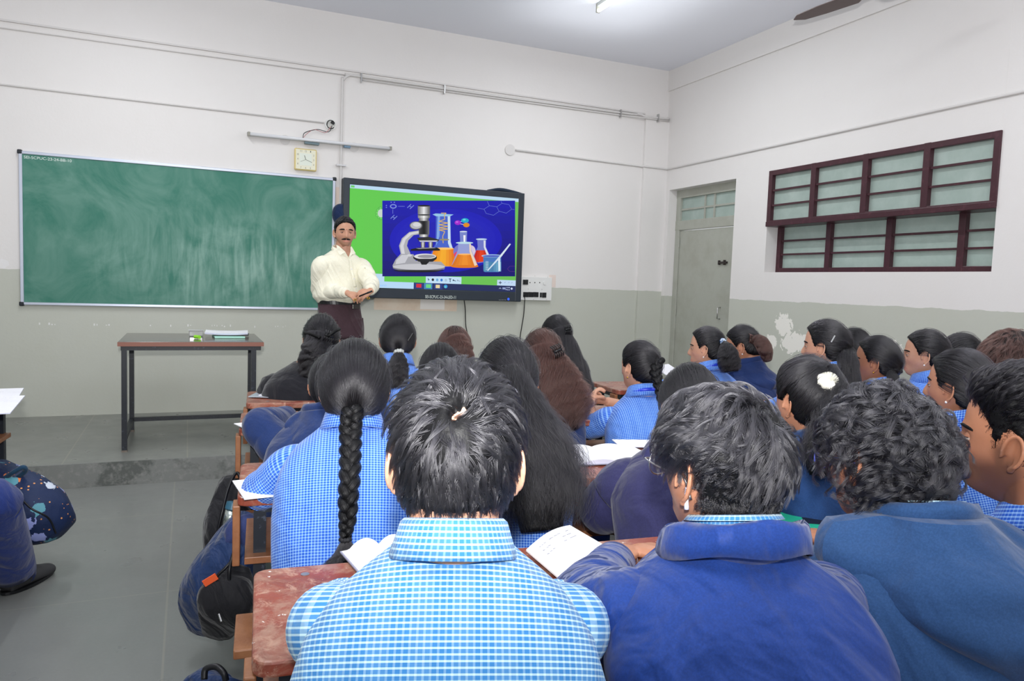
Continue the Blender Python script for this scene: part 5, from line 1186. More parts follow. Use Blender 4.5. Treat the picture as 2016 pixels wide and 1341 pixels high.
p = mk('girl with very long frizzy black hair and a large black and chrome clip', 1000, 664, 2.3, 17, g=1.04, th=.018, vox=.0045, w=.95, lean=.14, skin=0)
dress(p, None); p.shirt(CHK, 'half', amp=.006, thick=.02, long_hem=.12); p.cap(.017, 'f')
p.combed((0.15, -.8, .12), 4200, r=.00038, fly=.08, spread=.35, tfun=lambda D: np.where(D[:, 2:] > -.05, np.array([[.35, -.85, -.02]]), D * (.8, .4, 0) + np.array([[.1, -.6, -.9]])))
d2 = 2.3
p.mass([(at(1003, 735, d=2.24), .05, .05), (at(1006, 780, d=2.20), .072, .06), (at(1022, 850, d=2.13), .100, .07), (at(1046, 920, d=2.08), .118, .065), (at(1060, 980, d=2.04), .115, .055), (at(1068, 1045, d=2.02), .085, .03)], 9500, wav=.006, wn=6, npt=40, r=.00034, name='loose_hair', cl=150, fluff=.45, k=.66, taper=1.6, frizz=.0022)
q = at(1008, 778, d=2.13); u = nz(at(1026, 795, d=2.13) - at(996, 762, d=2.14)); MB().tube([q - u * .028, q, q + u * .034], [(.006, .004), (.009, .006), (.004, .003)], 10, 16).build('hair_clip', M_blk, p.hairo, smooth=True); MB().tube([q - u * .03 + (.008, 0, .008), q + (.012, -.004, .012), q + u * .032 + (.004, 0, .004)], .003, 8, 12).build('clip_bar', mat('chrome_clip', C(150, 150, 160), .15, .6, .8), p.hairo, smooth=True)

p = mk('student in a dark purple navy knit hoodie, head hidden behind the boy with glasses', 1362, 714, 2.18, 20, g=1.02, th=.016, vox=.0045, w=1.18, lean=.16, c7=(.02, 0, .01))
el = at(1195, 1040, d=2.12); el = at(1190, 1000, d=2.22); dress(p, None, arms={-1: (el, el + p.F * .22 + p.X * .12)}); o = p.hoodie(NAVYP, thick=.036); p.hood(NAVYP, o, .15, .2, .04); p.cap(.015, 'f'); p.combed((0, -.8, -.5), 3000, r=.0004, spread=.3)

p = mk('girl with a fluffy white hair tie and a dark hooded top', 1594, 701, 2.15, -3, g=1.04, th=.018, vox=.004, w=1.0, lean=.14, skin=0, c7=(.02, 0, 0))
dress(p, None); o = p.hoodie(NAVYT, thick=.032); p.hood(NAVYT, o, .14, .20, .05, shift=.04); p.cap(.017, 'f')
tie = nz((at(1622, 752, d=2.12) - p.H) @ p.R); p.combed(tie, 5000, r=.00038, fly=.06, spread=.14)
a = p.surf(np.array([tie]), np.array([.006]))[0]; FL = mat('white_fluff', C(240, 238, 222), .95, .1, sheen=.5)
q = at(1630, 753, d=(a - CAM) @ _f - .035); so_ = scrunchie(p, q, .017, .0145, FL, ax=a - p.H)
rr = nz(rng.normal(size=(1500, 3))); strands('fluff', (q + rr[:, None] * np.linspace(.012, .030, 4)[None, :, None] * (1, 1, 1)), .0004, mat('fluff_fibre', C(245, 243, 230), .9, .1), so_)
p.mass([(a, .012, .012), (at(1648, 775, d=2.06), .035, .03), (at(1640, 840, d=2.0), .055, .04), (at(1618, 890, d=1.98), .060, .04), (at(1612, 935, d=1.98), .035, .02)], 3800, wav=.008, wn=6, npt=26, r=.00036, cl=80, fluff=.3, taper=1.4, frizz=.002)

p = mk('girl in profile with a pearl ear stud and smooth low ponytail, blue check shirt', 1893, 686, 2.5, -12, g=1.06, th=.017, vox=.004, w=1.02, lean=.12, skin=0, body=5, pitch=3)
dress(p, None); p.shirt(CHK, 'half', amp=.006, thick=.02, long_hem=.12, yoke=None); p.band(LAN, p.root); p.cap(.015, 'f'); p.combed((.1, -.92, -.30), 4500, r=.0004, fly=.03); p.eyes(); earring(p, -1)
a = p.surf(nz(np.array([(.1, -.92, -.3)])), np.array([.002]))[0]; p.mass([(a, .014, .014), (a + (.03, -.04, -.03), .03, .025), (a + (.04, -.05, -.16), .03, .025), (a + (.04, -.05, -.26), .012, .012)], 1200, r=.0004)

# ============ third row
p = mk('student in a navy fleece hoodie leaning with an elbow out, mostly behind the plaited girl', 655, 694, 2.95, 10, g=1.0, th=.014, vox=.005, w=1.05, lean=.14, c7=(-.02, .0, .0))
el = at(512, 838, d=2.95); dress(p, None, arms={-1: (el, el + p.F * .2 + p.X * .10)}); o = p.hoodie(NAVY, thick=.034); p.hood(NAVY, o, .14, .16, .05); p.cap(.014, 'f'); p.combed((0, -.85, -.3), 2500, r=.0005)
p = mk('girl with smooth centre parted black hair whose head shows above the tousled boy', 868, 675, 3.4, 14, g=1.04, th=.014, vox=.005, w=.95, lean=.14); dress(p, None); p.shirt(CHK, 'half'); p.cap(.014, 'f'); p.combed((0, -.85, -.45), 2600, r=.0005); a = p.surf(nz(np.array([(0, -.85, -.45)])), np.array([.0]))[0]; p.mass([(a, .02, .016), (a + (0, -.05, -.1), .03, .02), (a + (0, -.06, -.25), .02, .01)], 500, r=.0005)
p = mk('girl with long frizzy brown hair held by a small black claw clip', 1068, 649, 3.4, 17, g=1.03, th=.016, vox=.005, w=.92, lean=.14); dress(p, None); p.shirt(NAVY, 'long', collar=False); p.cap(.017, 'f', m=HCB)
p.combed((0, -.9, .1), 3000, r=.0005, m=HMB, fly=.12, noise=.003, spread=.4, tfun=lambda D: np.where(D[:, 2:] > .1, np.array([[.25, -.9, .05]]), D * (.9, .4, 0) + np.array([[.05, -.5, -.9]])))
p.mass([(at(1066, 690, d=3.34), .07, .055), (at(1078, 730, d=3.28), .105, .065), (at(1092, 780, d=3.22), .135, .07), (at(1105, 820, d=3.18), .125, .065), (at(1120, 852, d=3.16), .06, .03)], 7000, m=HMB, base=HCB, wav=.014, wn=5, npt=34, r=.00042, name='loose_hair', cl=90, fluff=.16, k=.78, taper=1.0, frizz=.001)
claw(p, at(1097, 691, d=3.24), .018, (1, 0, .4))

p = mk('girl in a blue check shirt with a short plait and hands clasped on the desk', 1262, 670, 3.45, -14, g=1.03, th=.014, vox=.004, w=.98, lean=.10, skin=1, body=12, c7=(.02, .0, -.01))
eL = at(1160, 842, d=3.50); wL = at(1163, 803, d=3.60); eR = at(1265, 815, d=3.75); wR = at(1194, 790, d=3.66)
dress(p, None, arms={-1: (eL, wL), 1: (eR, wR)}, hands={-1: dict(dir=(.25, .25, .6), n=(.9, -.2, -.2), thumb=1, curl=.9), 1: dict(dir=(-.8, .15, .15), n=(0, -.6, -.7), thumb=1, curl=.8)})
p.shirt(CHK, 'half', amp=.005, thick=.018, long_hem=.12, yoke=None); p.band(LAN, p.root); p.cap(.013, 'f'); 
tie = nz((at(1285, 716, d=3.42) - p.H) @ p.R); p.combed(tie, 3500, r=.00045, fly=.03); earring(p, -1, M_goldj)
a = p.surf(np.array([tie]), np.array([.0]))[0]; p.plait([a, at(1290, 728, d=3.36), at(1294, 748, d=3.33), at(1298, 770, d=3.30), at(1300, 792, d=3.28)], [.026, .026, .024, .019, .012], 2.2, n=40)
MB().tube([at(1205, 862, d=3.33), at(1212, 830, d=3.4), at(1208, 812, d=3.46)], [(.02, .004), (.022, .005), (.008, .004)], 10, 12).build('dupatta', TRB, p.root, smooth=True)

# ============ front row of the left block
p = mk('girl in a black jacket with half tied wavy black hair, front desk', 633, 618, 3.95, 6, g=1.03, th=.016, vox=.005, w=1.2, lean=.12, c7=(-.04, 0, .0)); el = at(556, 790, d=3.85); dress(p, None, TRN, arms={-1: (el, el + p.F * .2 + p.X * .1)}); p.shirt(BLKC, 'long', .03, amp=.007, collar=False, name='jacket', rr=1.1); p.cap(.016, 'f')
p.combed((0, -.9, 0), 3000, r=.0005, fly=.1, spread=.3); p.mass([(at(630, 660, d=3.86), .06, .05), (at(622, 690, d=3.82), .06, .045), (at(612, 715, d=3.80), .05, .035), (at(606, 745, d=3.78), .03, .02)], 3000, wav=.012, wn=3, r=.0005, name='loose_hair', fluff=.2)
claw(p, at(648, 662, d=3.80), .02, (1, 0, -.3)); MB().tube([at(600, 656, d=3.86), at(612, 658, d=3.81), at(630, 665, d=3.79)], .009, 8, 14).build('hair_twist', HC, p.hairo, smooth=True); MB().tube([at(668, 648, d=3.86), at(660, 652, d=3.81), at(645, 662, d=3.79)], .009, 8, 14).build('hair_twist', HC, p.hairo, smooth=True)
p = mk('girl with a low ponytail in a silver grey scrunchie, in front of the platform', 784, 618, 3.9, 13, g=1.04, th=.014, vox=.0045, w=.92, lean=.12, skin=0); dress(p, None); p.shirt(CHK, 'half'); p.cap(.014, 'f'); tie = nz((at(785, 692, d=3.80) - p.H) @ p.R); p.combed(tie, 3500, r=.00048, fly=.02)
a = at(785, 694, d=3.79); scrunchie(p, a, .016, .011, mat('silver_satin', C(178, 182, 180), .35, .5), ax=(0, .6, .8)); p.mass([(a, .018, .016), (at(784, 715, d=3.76), .04, .03), (at(781, 745, d=3.75), .048, .03), (at(778, 790, d=3.76), .045, .025)], 3000, wav=.008, wn=4, r=.0005, fluff=.2, base=HC)
q = at(808, 664, d=3.80); MB().tube([q + (-.012, 0, -.018), q + (.012, 0, .02)], .005, 8).build('hair_clip', M_blk, p.hairo)
p = mk('girl with straight dark brown hair down her back below the wall screen', 896, 641, 4.1, 18, g=1.0, th=.016, vox=.005, w=.88, lean=.12, skin=0); dress(p, None); p.shirt(CHK, 'half'); p.cap(.015, 'f', m=HCB); p.combed((0, -.5, -.8), 2600, r=.0005, m=HMB, spread=.4, tfun=lambda D: D * (.7, .4, 0) + np.array([[.0, -.55, -.85]])); p.mass([(at(896, 668, d=4.03), .055, .05), (at(905, 690, d=3.99), .065, .045), (at(914, 710, d=3.97), .05, .03), (at(922, 730, d=3.96), .02, .015)], 1800, m=HMB, base=HCB, wav=.006, r=.0005, name='loose_hair')
p = mk('girl with long black hair and a black clip before the white switchboard', 1097, 620, 4.4, 12, g=1.03, th=.014, vox=.005, w=.92, lean=.12, skin=0); dress(p, None); p.shirt(CHK, 'half', yoke=None); p.cap(.014, 'f'); p.combed((.3, -.85, .1), 3000, r=.0005, spread=.3, tfun=lambda D: np.where(D[:, 2:] > .2, np.array([[.35, -.85, .1]]), D * (.9, .4, 0) + np.array([[.1, -.5, -.9]])))
p.mass([(at(1100, 652, d=4.33), .058, .05), (at(1112, 690, d=4.28), .075, .05), (at(1128, 735, d=4.24), .085, .045), (at(1142, 775, d=4.22), .075, .035), (at(1155, 800, d=4.22), .03, .02)], 3800, wav=.008, wn=4, r=.0005, name='loose_hair', cl=90, fluff=.1); claw(p, at(1117, 649, d=4.28), .016, (1, 0, .1))

# ============ right block
def side(label, px, top, d, face, tie, th=.014, n=3000, shirt=CHK, lan=True, hood=None, m=None, base=None, g=1.02, ear=True, body=None, **k):
    p = mk(label, px, top, d, face, g=g, th=th, vox=.0045, w=.92, body=(face * .3 if body is None else body), **k); dress(p, None)
    if hood: o = p.hoodie(hood, thick=.032); p.hood(hood, o, .14, .16, .045)
    else:
        p.shirt(shirt, 'half', thick=.018)
        if lan: p.band(LAN, p.root)
    p.cap(th, 'f', m=base or HC); p.tie = nz((at(*tie[:2], d=tie[2]) - p.H) @ p.R); p.combed(p.tie, n, r=.00048, m=m, fly=.03); p.eyes()
    if ear: earring(p, -1, M_pearl if ear is True else ear)
    p.a = p.surf(np.array([p.tie]), np.array([.001]))[0]; return p
p = side('girl with a curly ponytail in a blue white scrunchie before the grey door', 1394, 643, 4.2, -38, (1422, 676, 4.18), skin=1)
q = at(1424, 674, d=4.12); scrunchie(p, q, .014, .010, mat('patterned_scrunchie', C(190, 205, 225), .6, noise=[(60, .48, .52, C(60, 90, 130))]), ax=q - p.H)
p.mass([(q, .012, .012), (at(1432, 690, d=4.08), .045, .035), (at(1436, 712, d=4.06), .062, .04), (at(1440, 732, d=4.05), .055, .03)], 3200, wav=.010, wn=4, r=.0005, fluff=.15, cl=90)
p = side('girl in a navy hooded top looking down, brown claw clip over a loose ponytail', 1467, 640, 4.35, -35, (1484, 668, 4.3), hood=NAVY, pitch=-16, skin=0)
q = at(1482, 668, d=4.26); claw(p, q, .022, (1, 0, -.3), mat('brown_clip', C(96, 66, 62), .3, .5)); p.mass([(q, .025, .02), (at(1497, 672, d=4.2), .04, .03), (at(1507, 690, d=4.16), .04, .03), (at(1512, 712, d=4.16), .022, .015)], 2400, wav=.005, r=.0005, m=HMB, base=HCB)
p = side('girl in profile with a thick straight ponytail and a gold ear stud', 1629, 629, 3.5, -26, (1663, 690, 3.48), g=1.06, n=4200, ear=M_goldj, skin=1)
p.mass([(p.a, .020, .02), (at(1668, 700, d=3.42), .040, .035), (at(1672, 730, d=3.40), .052, .035), (at(1676, 770, d=3.38), .05, .03), (at(1678, 800, d=3.38), .03, .02)], 3600, wav=.004, r=.00048); q = at(1640, 668, d=3.37); MB().tube([q + (-.010, 0, -.014), q + (.010, 0, .016)], .0035, 8).build('hair_clip', M_steel, p.hairo)
p = side('student with black hair in a grey and navy top behind the thick ponytail', 1684, 646, 4.3, -10, (1695, 690, 4.25), lan=False, hood=NAVY, ear=False); p.mass([(p.a, .03, .03), (p.a + (.0, -.03, -.06), .04, .03), (p.a + (0, -.03, -.12), .02, .02)], 900, wav=.005, r=.0005)
p = side('girl in profile with a low dark ponytail and blue lanyard, below the window', 1730, 661, 3.55, -30, (1752, 722, 3.52), g=1.04, skin=2, ear=M_goldj)
p.mass([(p.a, .012, .012), (at(1757, 735, d=3.48), .026, .02), (at(1762, 760, d=3.46), .03, .02), (at(1768, 790, d=3.46), .015, .01)], 1500, wav=.003, r=.00048)
p = side('smiling girl in profile with a pearl ear stud and blue lanyard', 1826, 649, 3.7, -33, (1855, 705, 3.68), g=1.05, skin=1)
p.mass([(p.a, .012, .012), (p.a + (.03, -.03, -.03), .03, .02), (p.a + (.03, -.03, -.14), .02, .02)], 700, r=.0005)
tm_ = MB().tube(p.T(np.array([(-.018, .094, -.064), (-.008, .099, -.066), (0, .100, -.067), (.008, .099, -.066), (.018, .094, -.064)]) * p.g), [(.0022, .003)] * 5, 8, 12, ref=(0, 0, 1)); tm_.build('teeth', M_white, p.root, smooth=True)
p = side('girl with a pink scrunchie behind the girl with the smooth low ponytail', 1895, 656, 4.0, -20, (1930, 690, 3.97), g=1.04, skin=0)
q = at(1934, 688, d=3.93); scrunchie(p, q, .014, .010, mat('pink_scrunchie', C(205, 150, 165), .7, noise=[(80, .48, .55, C(245, 230, 235))]), ax=q - p.H)
p = mk('boy with collar length wavy dark hair at the right edge, back of the head', 1998, 652, 2.9, 20, g=1.05, th=.024, sex='m', skin=1, vox=.0045, w=1.05, lean=.1); dress(p, None, TRN); p.shirt(CHK, 'half'); p.cap(lambda d: .018 + .012 * sm(d[..., 2], -.3, .4), 'm', m=HCB)
p.tuft(lambda d: flow_from((.1, -.3, .95), .3)(d), 700, 9, .06, .014, 0, clump=.75, r=.00045, spread=.006, wig=.35, curl=.004, turns=.8, m=HMB, gravity=.3)

# ============ the seated student whose leg enters at the left edge
H_ = np.array((-6.02, -3.62, 1.16))
p = Person('seated person in navy trousers, only one leg in view at the left edge', H_, 40, g=1.04, sex='m', skin=0, vox=.006, w=1.05, lean=.12, body=12)
an = at(22, 1120, z=.10); kn = at(-14, 985, z=.48)
p.legs = {1: (p.P + (.10, 0, .03), kn, an), -1: (p.P + (-.10, 0, .03), p.P + (-.12, .40, .03), p.P * (1, 1, 0) + (-.12, .38, .09))}; p.toe = {1: nz(at(118, 1118, z=0) - at(0, 1175, z=0))}
p.body(); mb = MB()
for sd in (-1, 1):
    hip, kn_, an_ = p.leg(sd); mb.tube([hip - p.F * .08, hip, hip * .5 + kn_ * .5, kn_, kn_ * .9 + an_ * .1, kn_ * .5 + an_ * .5, an_, an_ - (0, 0, .03)], [.08, .10, .095, .085, .088, .092, .090, .088], 24, 30)
mb.build('trousers', TRN, p.root, smooth=True); p.shoe(an * (1, 1, 0) + p.toe[1] * .03, p.toe[1], mat('charcoal_suede', C(66, 66, 68), .8, .2, bump=(90, .3, .003))); p.shoe(p.legs[-1][2] * (1, 1, 0), p.F, SHOE)
q = an * (1, 1, 0) + p.toe[1] * .075; sdv = np.array((-p.toe[1][1], p.toe[1][0], 0)); lc = MB()
for k in range(4): lc.tube([q + p.toe[1] * k * .012 - sdv * .02 + (0, 0, .082 - k * .006), q + p.toe[1] * k * .012 + (0, 0, .092 - k * .006), q + p.toe[1] * k * .012 + sdv * .02 + (0, 0, .082 - k * .006)], .0022, 6, 8)
lc.build('shoelace', M_blk, p.root); p.shirt(CHK, 'half'); p.cap(.015, 'm'); p.tuft(flow_from((0, -.5, .8)), 300, 8, .03, .01, 0, r=.0006)

# ============ the teacher
H_ = at(679, 459, d=5.92)
p = Person('man with a moustache in a cream shirt and dark trousers standing by the wall screen', H_, 183, pitch=0, g=1.0, C7=H_ + np.array((-.02, .045, -.146)), sex='m', skin=1, vox=.0035, w=1.0, lean=-.01, body=168, hipz=.98, standing=True)
hz = .153
p.legs = {sd: (p.P + p.X * sd * .085 + (0, 0, -.02), p.P * (1, 1, 0) + p.X * sd * .10 + (0, 0, .62), p.P * (1, 1, 0) + p.X * sd * .12 + (0, 0, hz + .10)) for sd in (-1, 1)}
p.stubble = .25; p.brow = 1.5
aR = (at(630, 572, d=5.95), at(685, 577, d=5.70)); aL = (at(731, 560, d=5.88), at(729, 573, d=5.68))
p.body(arms={1: aR, -1: aL}, hands={1: dict(dir=at(706, 586, d=5.62) - aR[1], n=(.1, .6, -.6), thumb=-1 * -1, curl=.75), -1: dict(dir=at(708, 583, d=5.60) - aL[1], n=(.0, .7, -.5), thumb=-1, curl=.8)})
CR = cloth('cream_shirt', C(240, 234, 210), .75, (7, .5, .04)); mb = MB(); zw = at(690, 594, d=5.8)[2]; p.tuck = .034
p.loft(mb, p.N[2] + .006, zw - .02, .022, 56, 40, 0, .02, .009, belly=.28, capb=True)
for sd in (-1, 1):
    sh, el, wr = p.joints[sd]; inn = sh - p.X * sd * .06; P_ = [inn, sh + p.X * sd * .012, sh * .5 + el * .5 + p.X * sd * .01, el, el * .55 + wr * .45, wr - (wr - el) * .12]; Pq, Rq = cr(P_, 40, [.066, .080, .074, .064, .056, .042]); L = np.linspace(0, 1, 40)
    Rq = Rq.repeat(2, 1) * (1 + .05 * np.stack([np.sin(L * 40), np.sin(L * 33 + 1)], 1) * sm(L, .2, .5)[:, None]); mb.tube(Pq, Rq, 28, None, ref=p.F)
    wd = nz(wr - el); 
so_ = mb.build('shirt', CR, p.root, smooth=True); p.ring([(.006, -.012), (.004, .016), (.003, .030), (.006, .036), (.012, .030), (.019, .008)], CR, 'collar', so_, gap=.7, tilt=.30)
for sd in (-1, 1):
    sh, el, wr = p.joints[sd]; wd = nz(wr - el); MB().tube([wr - wd * .065, wr - wd * .01, wr - wd * .008], [.040, .036, .030], 24).build('cuff', CR, so_, smooth=True)
# placket, buttons, pocket and pens
def fr_pt(px, py, off=.0):
    for d in np.arange(5.3, 6.1, .003):
        q = at(px, py, d=d); h = p.N[2] - q[2]; w_, dd = p.sec(h); w_ += .022 + off; dd = (dd + .022 + off) * (1 + .28 * gs(h - .42, .18)); v = q - p.centre(q[2]); 
        if (abs(v @ p.X) / w_) ** 2.3 + (abs(v @ p.F) / dd) ** 2.3 < 1: return q
    return at(px, py, d=5.8)
MB().tube([fr_pt(a, b, .003) for a, b in ((689, 510), (692, 530), (696, 550), (699, 565))], [(.013, .002)] * 4, 8, 20, ref=p.X).build('placket', CR, so_, smooth=True)
for a, b in ((692, 530), (697, 549), (701, 568)): q = fr_pt(a, b, .005); MB().tube([q, q + p.F * .004], .006, 12).build('button', M_pearl, so_)
G = np.array([[fr_pt(702 + 17 * i / 6 - j * .0, 527 + 24 * j / 6, .003) for i in range(7)] for j in range(7)]); o = MB().grid(G[:, ::-1], False).build('pocket', CR, so_); t_ = o.modifiers.new('t', 'SOLIDIFY'); t_.thickness = .003
for a in (714.5, 717): q = fr_pt(a, 531, .006); MB().tube([q + (0, 0, .004), q + (0, 0, -.028)], .0035, 8).build('pen_clip', mat('green_pen', C(20, 70, 60), .3, .5), so_)
TRM = cloth('dark_maroon_wool', C(66, 48, 54), .75, (5, .6, .05)); p.tuck = None; mb = MB(); p.loft(mb, zw, .90, .006, 44, 14, 0, .0, .002, belly=.1)
for sd in (-1, 1):
    hip, kn_, an_ = p.leg(sd); mb.tube([hip + (0, 0, .10), hip, hip * .6 + kn_ * .4, kn_, an_ + (0, 0, .1), an_ - (0, 0, .04)], [(.10, .12), (.11, .125), (.10, .115), (.085, .10), (.08, .09), (.08, .09)], 26, 30, ref=p.X)
mb.build('trousers', TRM, p.root, smooth=True); mb = MB(); p.loft(mb, zw + .008, zw - .028, .011, 44, 4, 0, 0, 0, belly=.12); bo = mb.build('belt', M_blk, p.root, smooth=False); q = fr_pt(701, 604, -.006); MB().box(q, (.062, .012, .038), math.radians(-(168 - 180))).build('buckle', mat('dark_buckle', C(90, 88, 84), .25, .5, .8), bo, bevel=.003)
for sd in (-1, 1): hip, kn_, an_ = p.leg(sd); p.shoe(an_ * (1, 1, 0), nz(p.F + p.X * sd * .25), SHOE)
p.eyes(); p.cap(lambda d: .003 + .010 * sm(d[..., 2], .2, .7) + .004 * sm(d[..., 0], -.3, .3), 'm', soft=.005)
p.tuft(lambda d: np.tile((-.7, -.35, .1), (len(d), 1)), 700, 7, lambda d: .012 + .03 * sm(d[:, 2], .1, .6), .004, 0, r=.0006, clump=.5, wig=.15, spread=.004)
for sd in (-1, 1):
    a = np.linspace(0, 1, 8); X_ = sd * (.002 + a * .036); Z_ = -.0515 - .003 * a ** 2; dv = nz(np.stack([X_ / .0755, np.sqrt(1 - (X_ / .0755) ** 2 - (Z_ / .118) ** 2), Z_ / .118], -1)); hp = head_pts(dv, 1.0); hp[:, 1] += .002; MB().tube(p.T(hp * p.g), [(.0060 * k, .0035 * k) for k in (1.1, 1.2, 1.2, 1.1, 1., .9, .7, .4)], 10, 18, ref=(0, 0, 1)).build('moustache', HC, p.root, smooth=True)
q = p.T(np.array((0, .1005, .022)) * p.g); MB().tube([q, q + p.F * .003], .003, 10).build('forehead_mark', mat('red_mark', C(150, 40, 30), .6), p.root)
a, b = at(707, 583.5, d=5.60), at(733, 573, d=5.60); pn = MB().tube([a, a * .4 + b * .6, a * .38 + b * .62, b], [.0055, .0055, .007, .0065], 12).build('marker_pen', M_blk, None, smooth=True); tag(pn, 'black marker pen held between the hands of the man in cream', 'pen')
def fpatch(name, P_, m, off=.006):
    o = MB().poly([fr_pt(a, b, off) for a, b in P_]).build(name, m, so_); t_ = o.modifiers.new('t', 'SOLIDIFY'); t_.thickness = .003; t_.offset = 0; return o
fpatch('open_neck', [(672, 487), (680, 496), (686, 506), (690, 497), (692, 487), (682, 484)], SKL[1], .006)
fpatch('collar_leaf', [(662, 482), (664, 493), (669, 503), (680, 496), (686, 509), (677, 496), (668, 485)], CR, .012)
fpatch('collar_leaf', [(692, 485), (700, 499), (693, 501), (686, 509), (690, 496), (690, 487)], CR, .012)
for (px, py) in ((699, 590.5), (725, 587)): q = at(px, py, d=5.60); d_ = np.linspace(0, 2 * math.pi, 17); MB().tube([q + (.010 * math.cos(t), 0, .0075 * math.sin(t)) for t in d_], .0022, 8, caps=(False, False)).build('ring', M_goldj, p.root, smooth=True)

# ============ bags
def blob(mb, path, sx, seg=28, n=26, ref=None, lump=.05, m=0):
    P, R_ = cr(path, n, sx); ph = rng.uniform(0, 6, 3); T_, N1, N2 = frames(P, ref); A = np.linspace(0, 2 * math.pi, seg + 1)[:-1]; jt = np.linspace(0, 1, n)[:, None]
    f = 1 + lump * (np.sin(A * 3 + jt * 7 + ph[0]) + .6 * np.sin(A * 5 - jt * 11 + ph[1]) + .4 * np.sin(A * 9 + jt * 19 + ph[2])) ; e = .8
    c, s_ = np.cos(A), np.sin(A); cx_ = np.sign(c) * np.abs(c) ** e; sy = np.sign(s_) * np.abs(s_) ** e
    G = P[:, None] + N1[:, None] * (cx_[None, :, None] * R_[:, None, :1] * f[..., None]) + N2[:, None] * (sy[None, :, None] * R_[:, None, 1:2] * f[..., None]); G[..., 2] = np.maximum(G[..., 2], .004)
    return mb.grid(G, True, caps=(True, True), m=m)
def rib(name, pts, r, m, par, n=30, **k): return MB().tube(cr([np.array(q) for q in pts], n), r, 8, **k).build(name, m, par, smooth=True)
BAGN = cloth('navy_nylon_bag', C(26, 46, 84), .5, (12, .7, .03)); BAGB = cloth('black_nylon_bag', C(24, 24, 28), .6, (12, .5, .03)); ORG = mat('orange_badge', C(225, 92, 48), .5, .3); ZIP = mat('dark_zip', C(14, 15, 20), .4, .4)
def bagd(px, py, d): return at(px, py, d=d)
bb = empty('backpack', at(450, 1080, z=0), 'black backpack with a drink bottle leaning behind the large navy bag', 'bag')
blob(mb := MB(), [at(428, 1105, d=2.98), at(445, 1045, d=2.96), at(455, 990, d=3.0), at(463, 950, d=3.02), at(468, 936, d=3.03)], [(.05, .05), (.09, .08), (.07, .07), (.055, .05), (.02, .02)], ref=_r); mb.build('bag_body', BAGB, bb, smooth=True)
rib('zip', [at(420, 1085, d=2.86), at(437, 1010, d=2.87), at(450, 960, d=2.92), at(466, 931, d=2.97), at(476, 950, d=2.95)], .006, ZIP, bb)
bt = empty('drink_bottle', at(456, 1020, d=2.86), 'steel drink bottle with a blue lid in the black backpack pocket', 'bottle'); a, b = at(449, 1034, d=2.85), at(457, 1004, d=2.86); MB().tube([a, b], [.022, .024], 20).build('body', mat('brushed_steel', C(190, 200, 195), .25, .5, .9), bt, smooth=True); c = b + nz(b - a) * .028; MB().tube([b, b + nz(b - a) * .003, c, c + nz(b - a) * .004], [.026, .028, .027, .016], 20).build('lid', mat('teal_lid', C(50, 96, 118), .3, .5), bt, smooth=False)
nb_ = empty('backpack', at(430, 1240, z=0), 'large navy backpack slumped on the aisle floor beside the desks', 'bag')
blob(mb := MB(), [at(412, 1230, d=2.62), at(425, 1170, d=2.58), at(455, 1110, d=2.60), at(478, 1060, d=2.66), at(498, 1030, d=2.72), at(505, 1015, d=2.74)], [(.07, .06), (.115, .10), (.11, .10), (.085, .08), (.06, .06), (.02, .02)], ref=_r, n=34, lump=.035); mb.build('bag_body', BAGN, nb_, smooth=True)
blob(mb := MB(), [at(428, 1245, d=2.53), at(445, 1190, d=2.47), at(462, 1145, d=2.50), at(474, 1115, d=2.53)], [(.05, .03), (.09, .05), (.07, .045), (.03, .02)], ref=_r, n=22); mb.build('front_pocket', BAGB, nb_, smooth=True)
rib('zip', [at(424, 1180, d=2.44), at(425, 1140, d=2.45), at(444, 1118, d=2.46), at(468, 1092, d=2.49)], .005, ZIP, nb_); rib('zip', [at(452, 1160, d=2.46), at(452, 1120, d=2.46), at(462, 1085, d=2.50), at(470, 1075, d=2.52)], .006, ZIP, nb_)
blob(mb := MB(), [at(455, 1085, d=2.62), at(470, 1070, d=2.58), at(482, 1040, d=2.58), at(495, 1020, d=2.62)], [(.03, .02), (.05, .03), (.05, .03), (.02, .02)], ref=_r, n=20, lump=.1); mb.build('fabric_fold', cloth('faded_navy', C(44, 54, 96)), nb_, smooth=True)
q = at(414, 1142, d=2.44); MB().box(q, (.045, .006, .022), R=np.array(Matrix.Rotation(-.5, 3, 'Y'))).build('badge', ORG, nb_); q = at(452, 1048, d=2.60); MB().box(q, (.028, .006, .02), R=np.array(Matrix.Rotation(-.5, 3, 'Y'))).build('badge', ORG, nb_)
MB().tube([at(431, 1209, d=2.41), at(436, 1224, d=2.40)], .004, 8).build('zip_pull', M_steel, nb_)
b3 = empty('backpack', at(430, 1335, z=.15), 'navy backpack top poking in at the bottom edge beside the near desk', 'bag')
blob(mb := MB(), [at(420, 1420, d=1.95), at(425, 1370, d=1.95), at(432, 1338, d=1.97), at(440, 1322, d=1.98)], [(.09, .08), (.10, .08), (.075, .06), (.02, .02)], ref=_r); mb.build('bag_body', BAGN, b3, smooth=True); rib('carry_handle', [at(402, 1338, d=1.87), at(405, 1318, d=1.88), at(425, 1313, d=1.88), at(440, 1325, d=1.87), at(445, 1340, d=1.87)], .008, ZIP, b3)
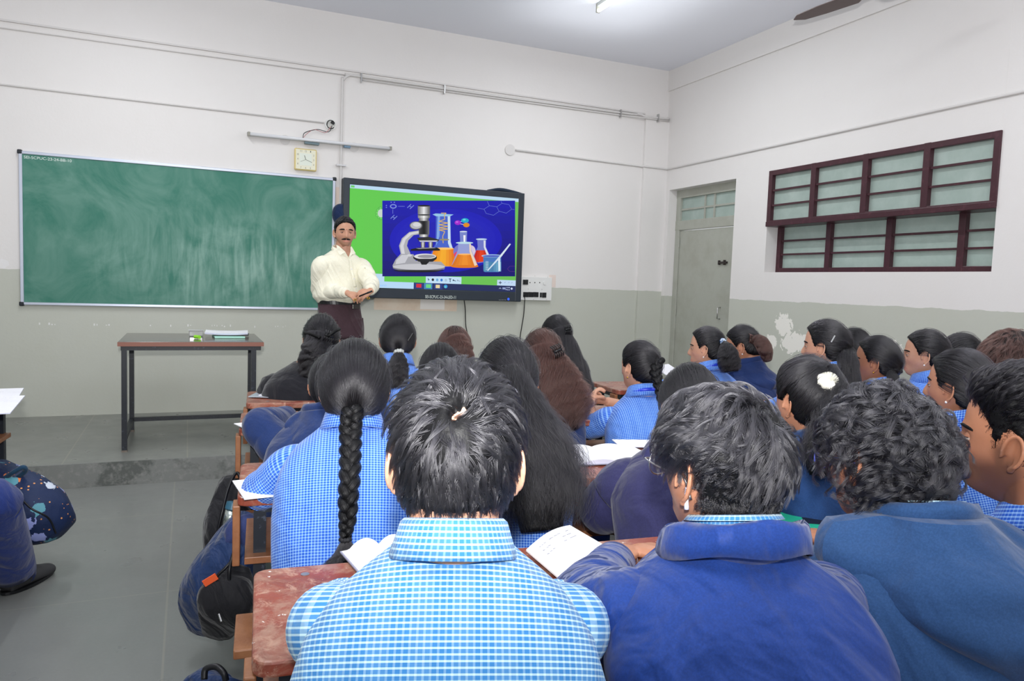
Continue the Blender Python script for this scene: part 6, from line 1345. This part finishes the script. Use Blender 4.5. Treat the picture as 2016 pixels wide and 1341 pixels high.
# printed bag at the left
sp_ = mat('space_print', C(26, 42, 78), .6, .3, bump=(10, .4, .03)); N = NT(sp_); o_ = N.tc('Object'); vv = N.t.nodes.new('ShaderNodeTexVoronoi'); vv.inputs['Scale'].default_value = 12; N.t.links.new(o_, vv.inputs['Vector'])
d0 = N.math('ADD', vv.outputs['Distance'], N.rng(N.noise(o_, 30, 3, dist=1), .3, .7, -.16, .16)); cs_ = N.sep(vv.outputs['Color']); cc_ = N.mix(N.math('GREATER_THAN', cs_[0], .38), C(215, 120, 60), C(200, 208, 222)); cc_ = N.mix(N.math('GREATER_THAN', cs_[1], .55), cc_, C(90, 150, 165)); cc_ = N.mix(N.math('GREATER_THAN', cs_[2], .7), cc_, C(150, 160, 215))
v2 = N.t.nodes.new('ShaderNodeTexVoronoi'); v2.inputs['Scale'].default_value = 48; N.t.links.new(o_, v2.inputs['Vector']); dots = N.math('MULTIPLY', N.math('LESS_THAN', v2.outputs['Distance'], .2), N.math('GREATER_THAN', N.sep(v2.outputs['Color'])[0], .45))
N.base(N.mix(N.math('LESS_THAN', d0, .30), N.mix(dots, C(24, 40, 76), C(220, 150, 90)), cc_))
b4 = empty('backpack', at(75, 1060, z=0), 'dark blue backpack printed with small space shapes lying at the left', 'bag')
blob(mb := MB(), [at(-20, 960, d=3.30), at(25, 990, d=3.24), at(70, 1010, d=3.22), at(110, 1020, d=3.28), at(140, 1025, d=3.34)], [(.14, .10), (.15, .12), (.135, .12), (.10, .10), (.03, .03)], ref=(0, 0, 1), n=34, lump=.03); mb.build('bag_body', sp_, b4, smooth=True)
blob(mb := MB(), [at(10, 1000, d=3.22), at(8, 955, d=3.26), at(12, 925, d=3.3), at(16, 912, d=3.3)], [(.09, .06), (.08, .06), (.06, .05), (.02, .02)], ref=_r, n=20); mb.build('bag_top', BAGN, b4, smooth=True)
rib('carry_handle', [at(8, 942, d=3.16), at(30, 928, d=3.15), at(46, 920, d=3.16), at(48, 930, d=3.18), at(14, 952, d=3.18)], .010, cloth('teal_strap', C(30, 60, 84)), b4); rib('zip', [at(30, 968, d=3.10), at(60, 1000, d=3.08), at(95, 1020, d=3.12), at(110, 1050, d=3.18)], .004, ZIP, b4)
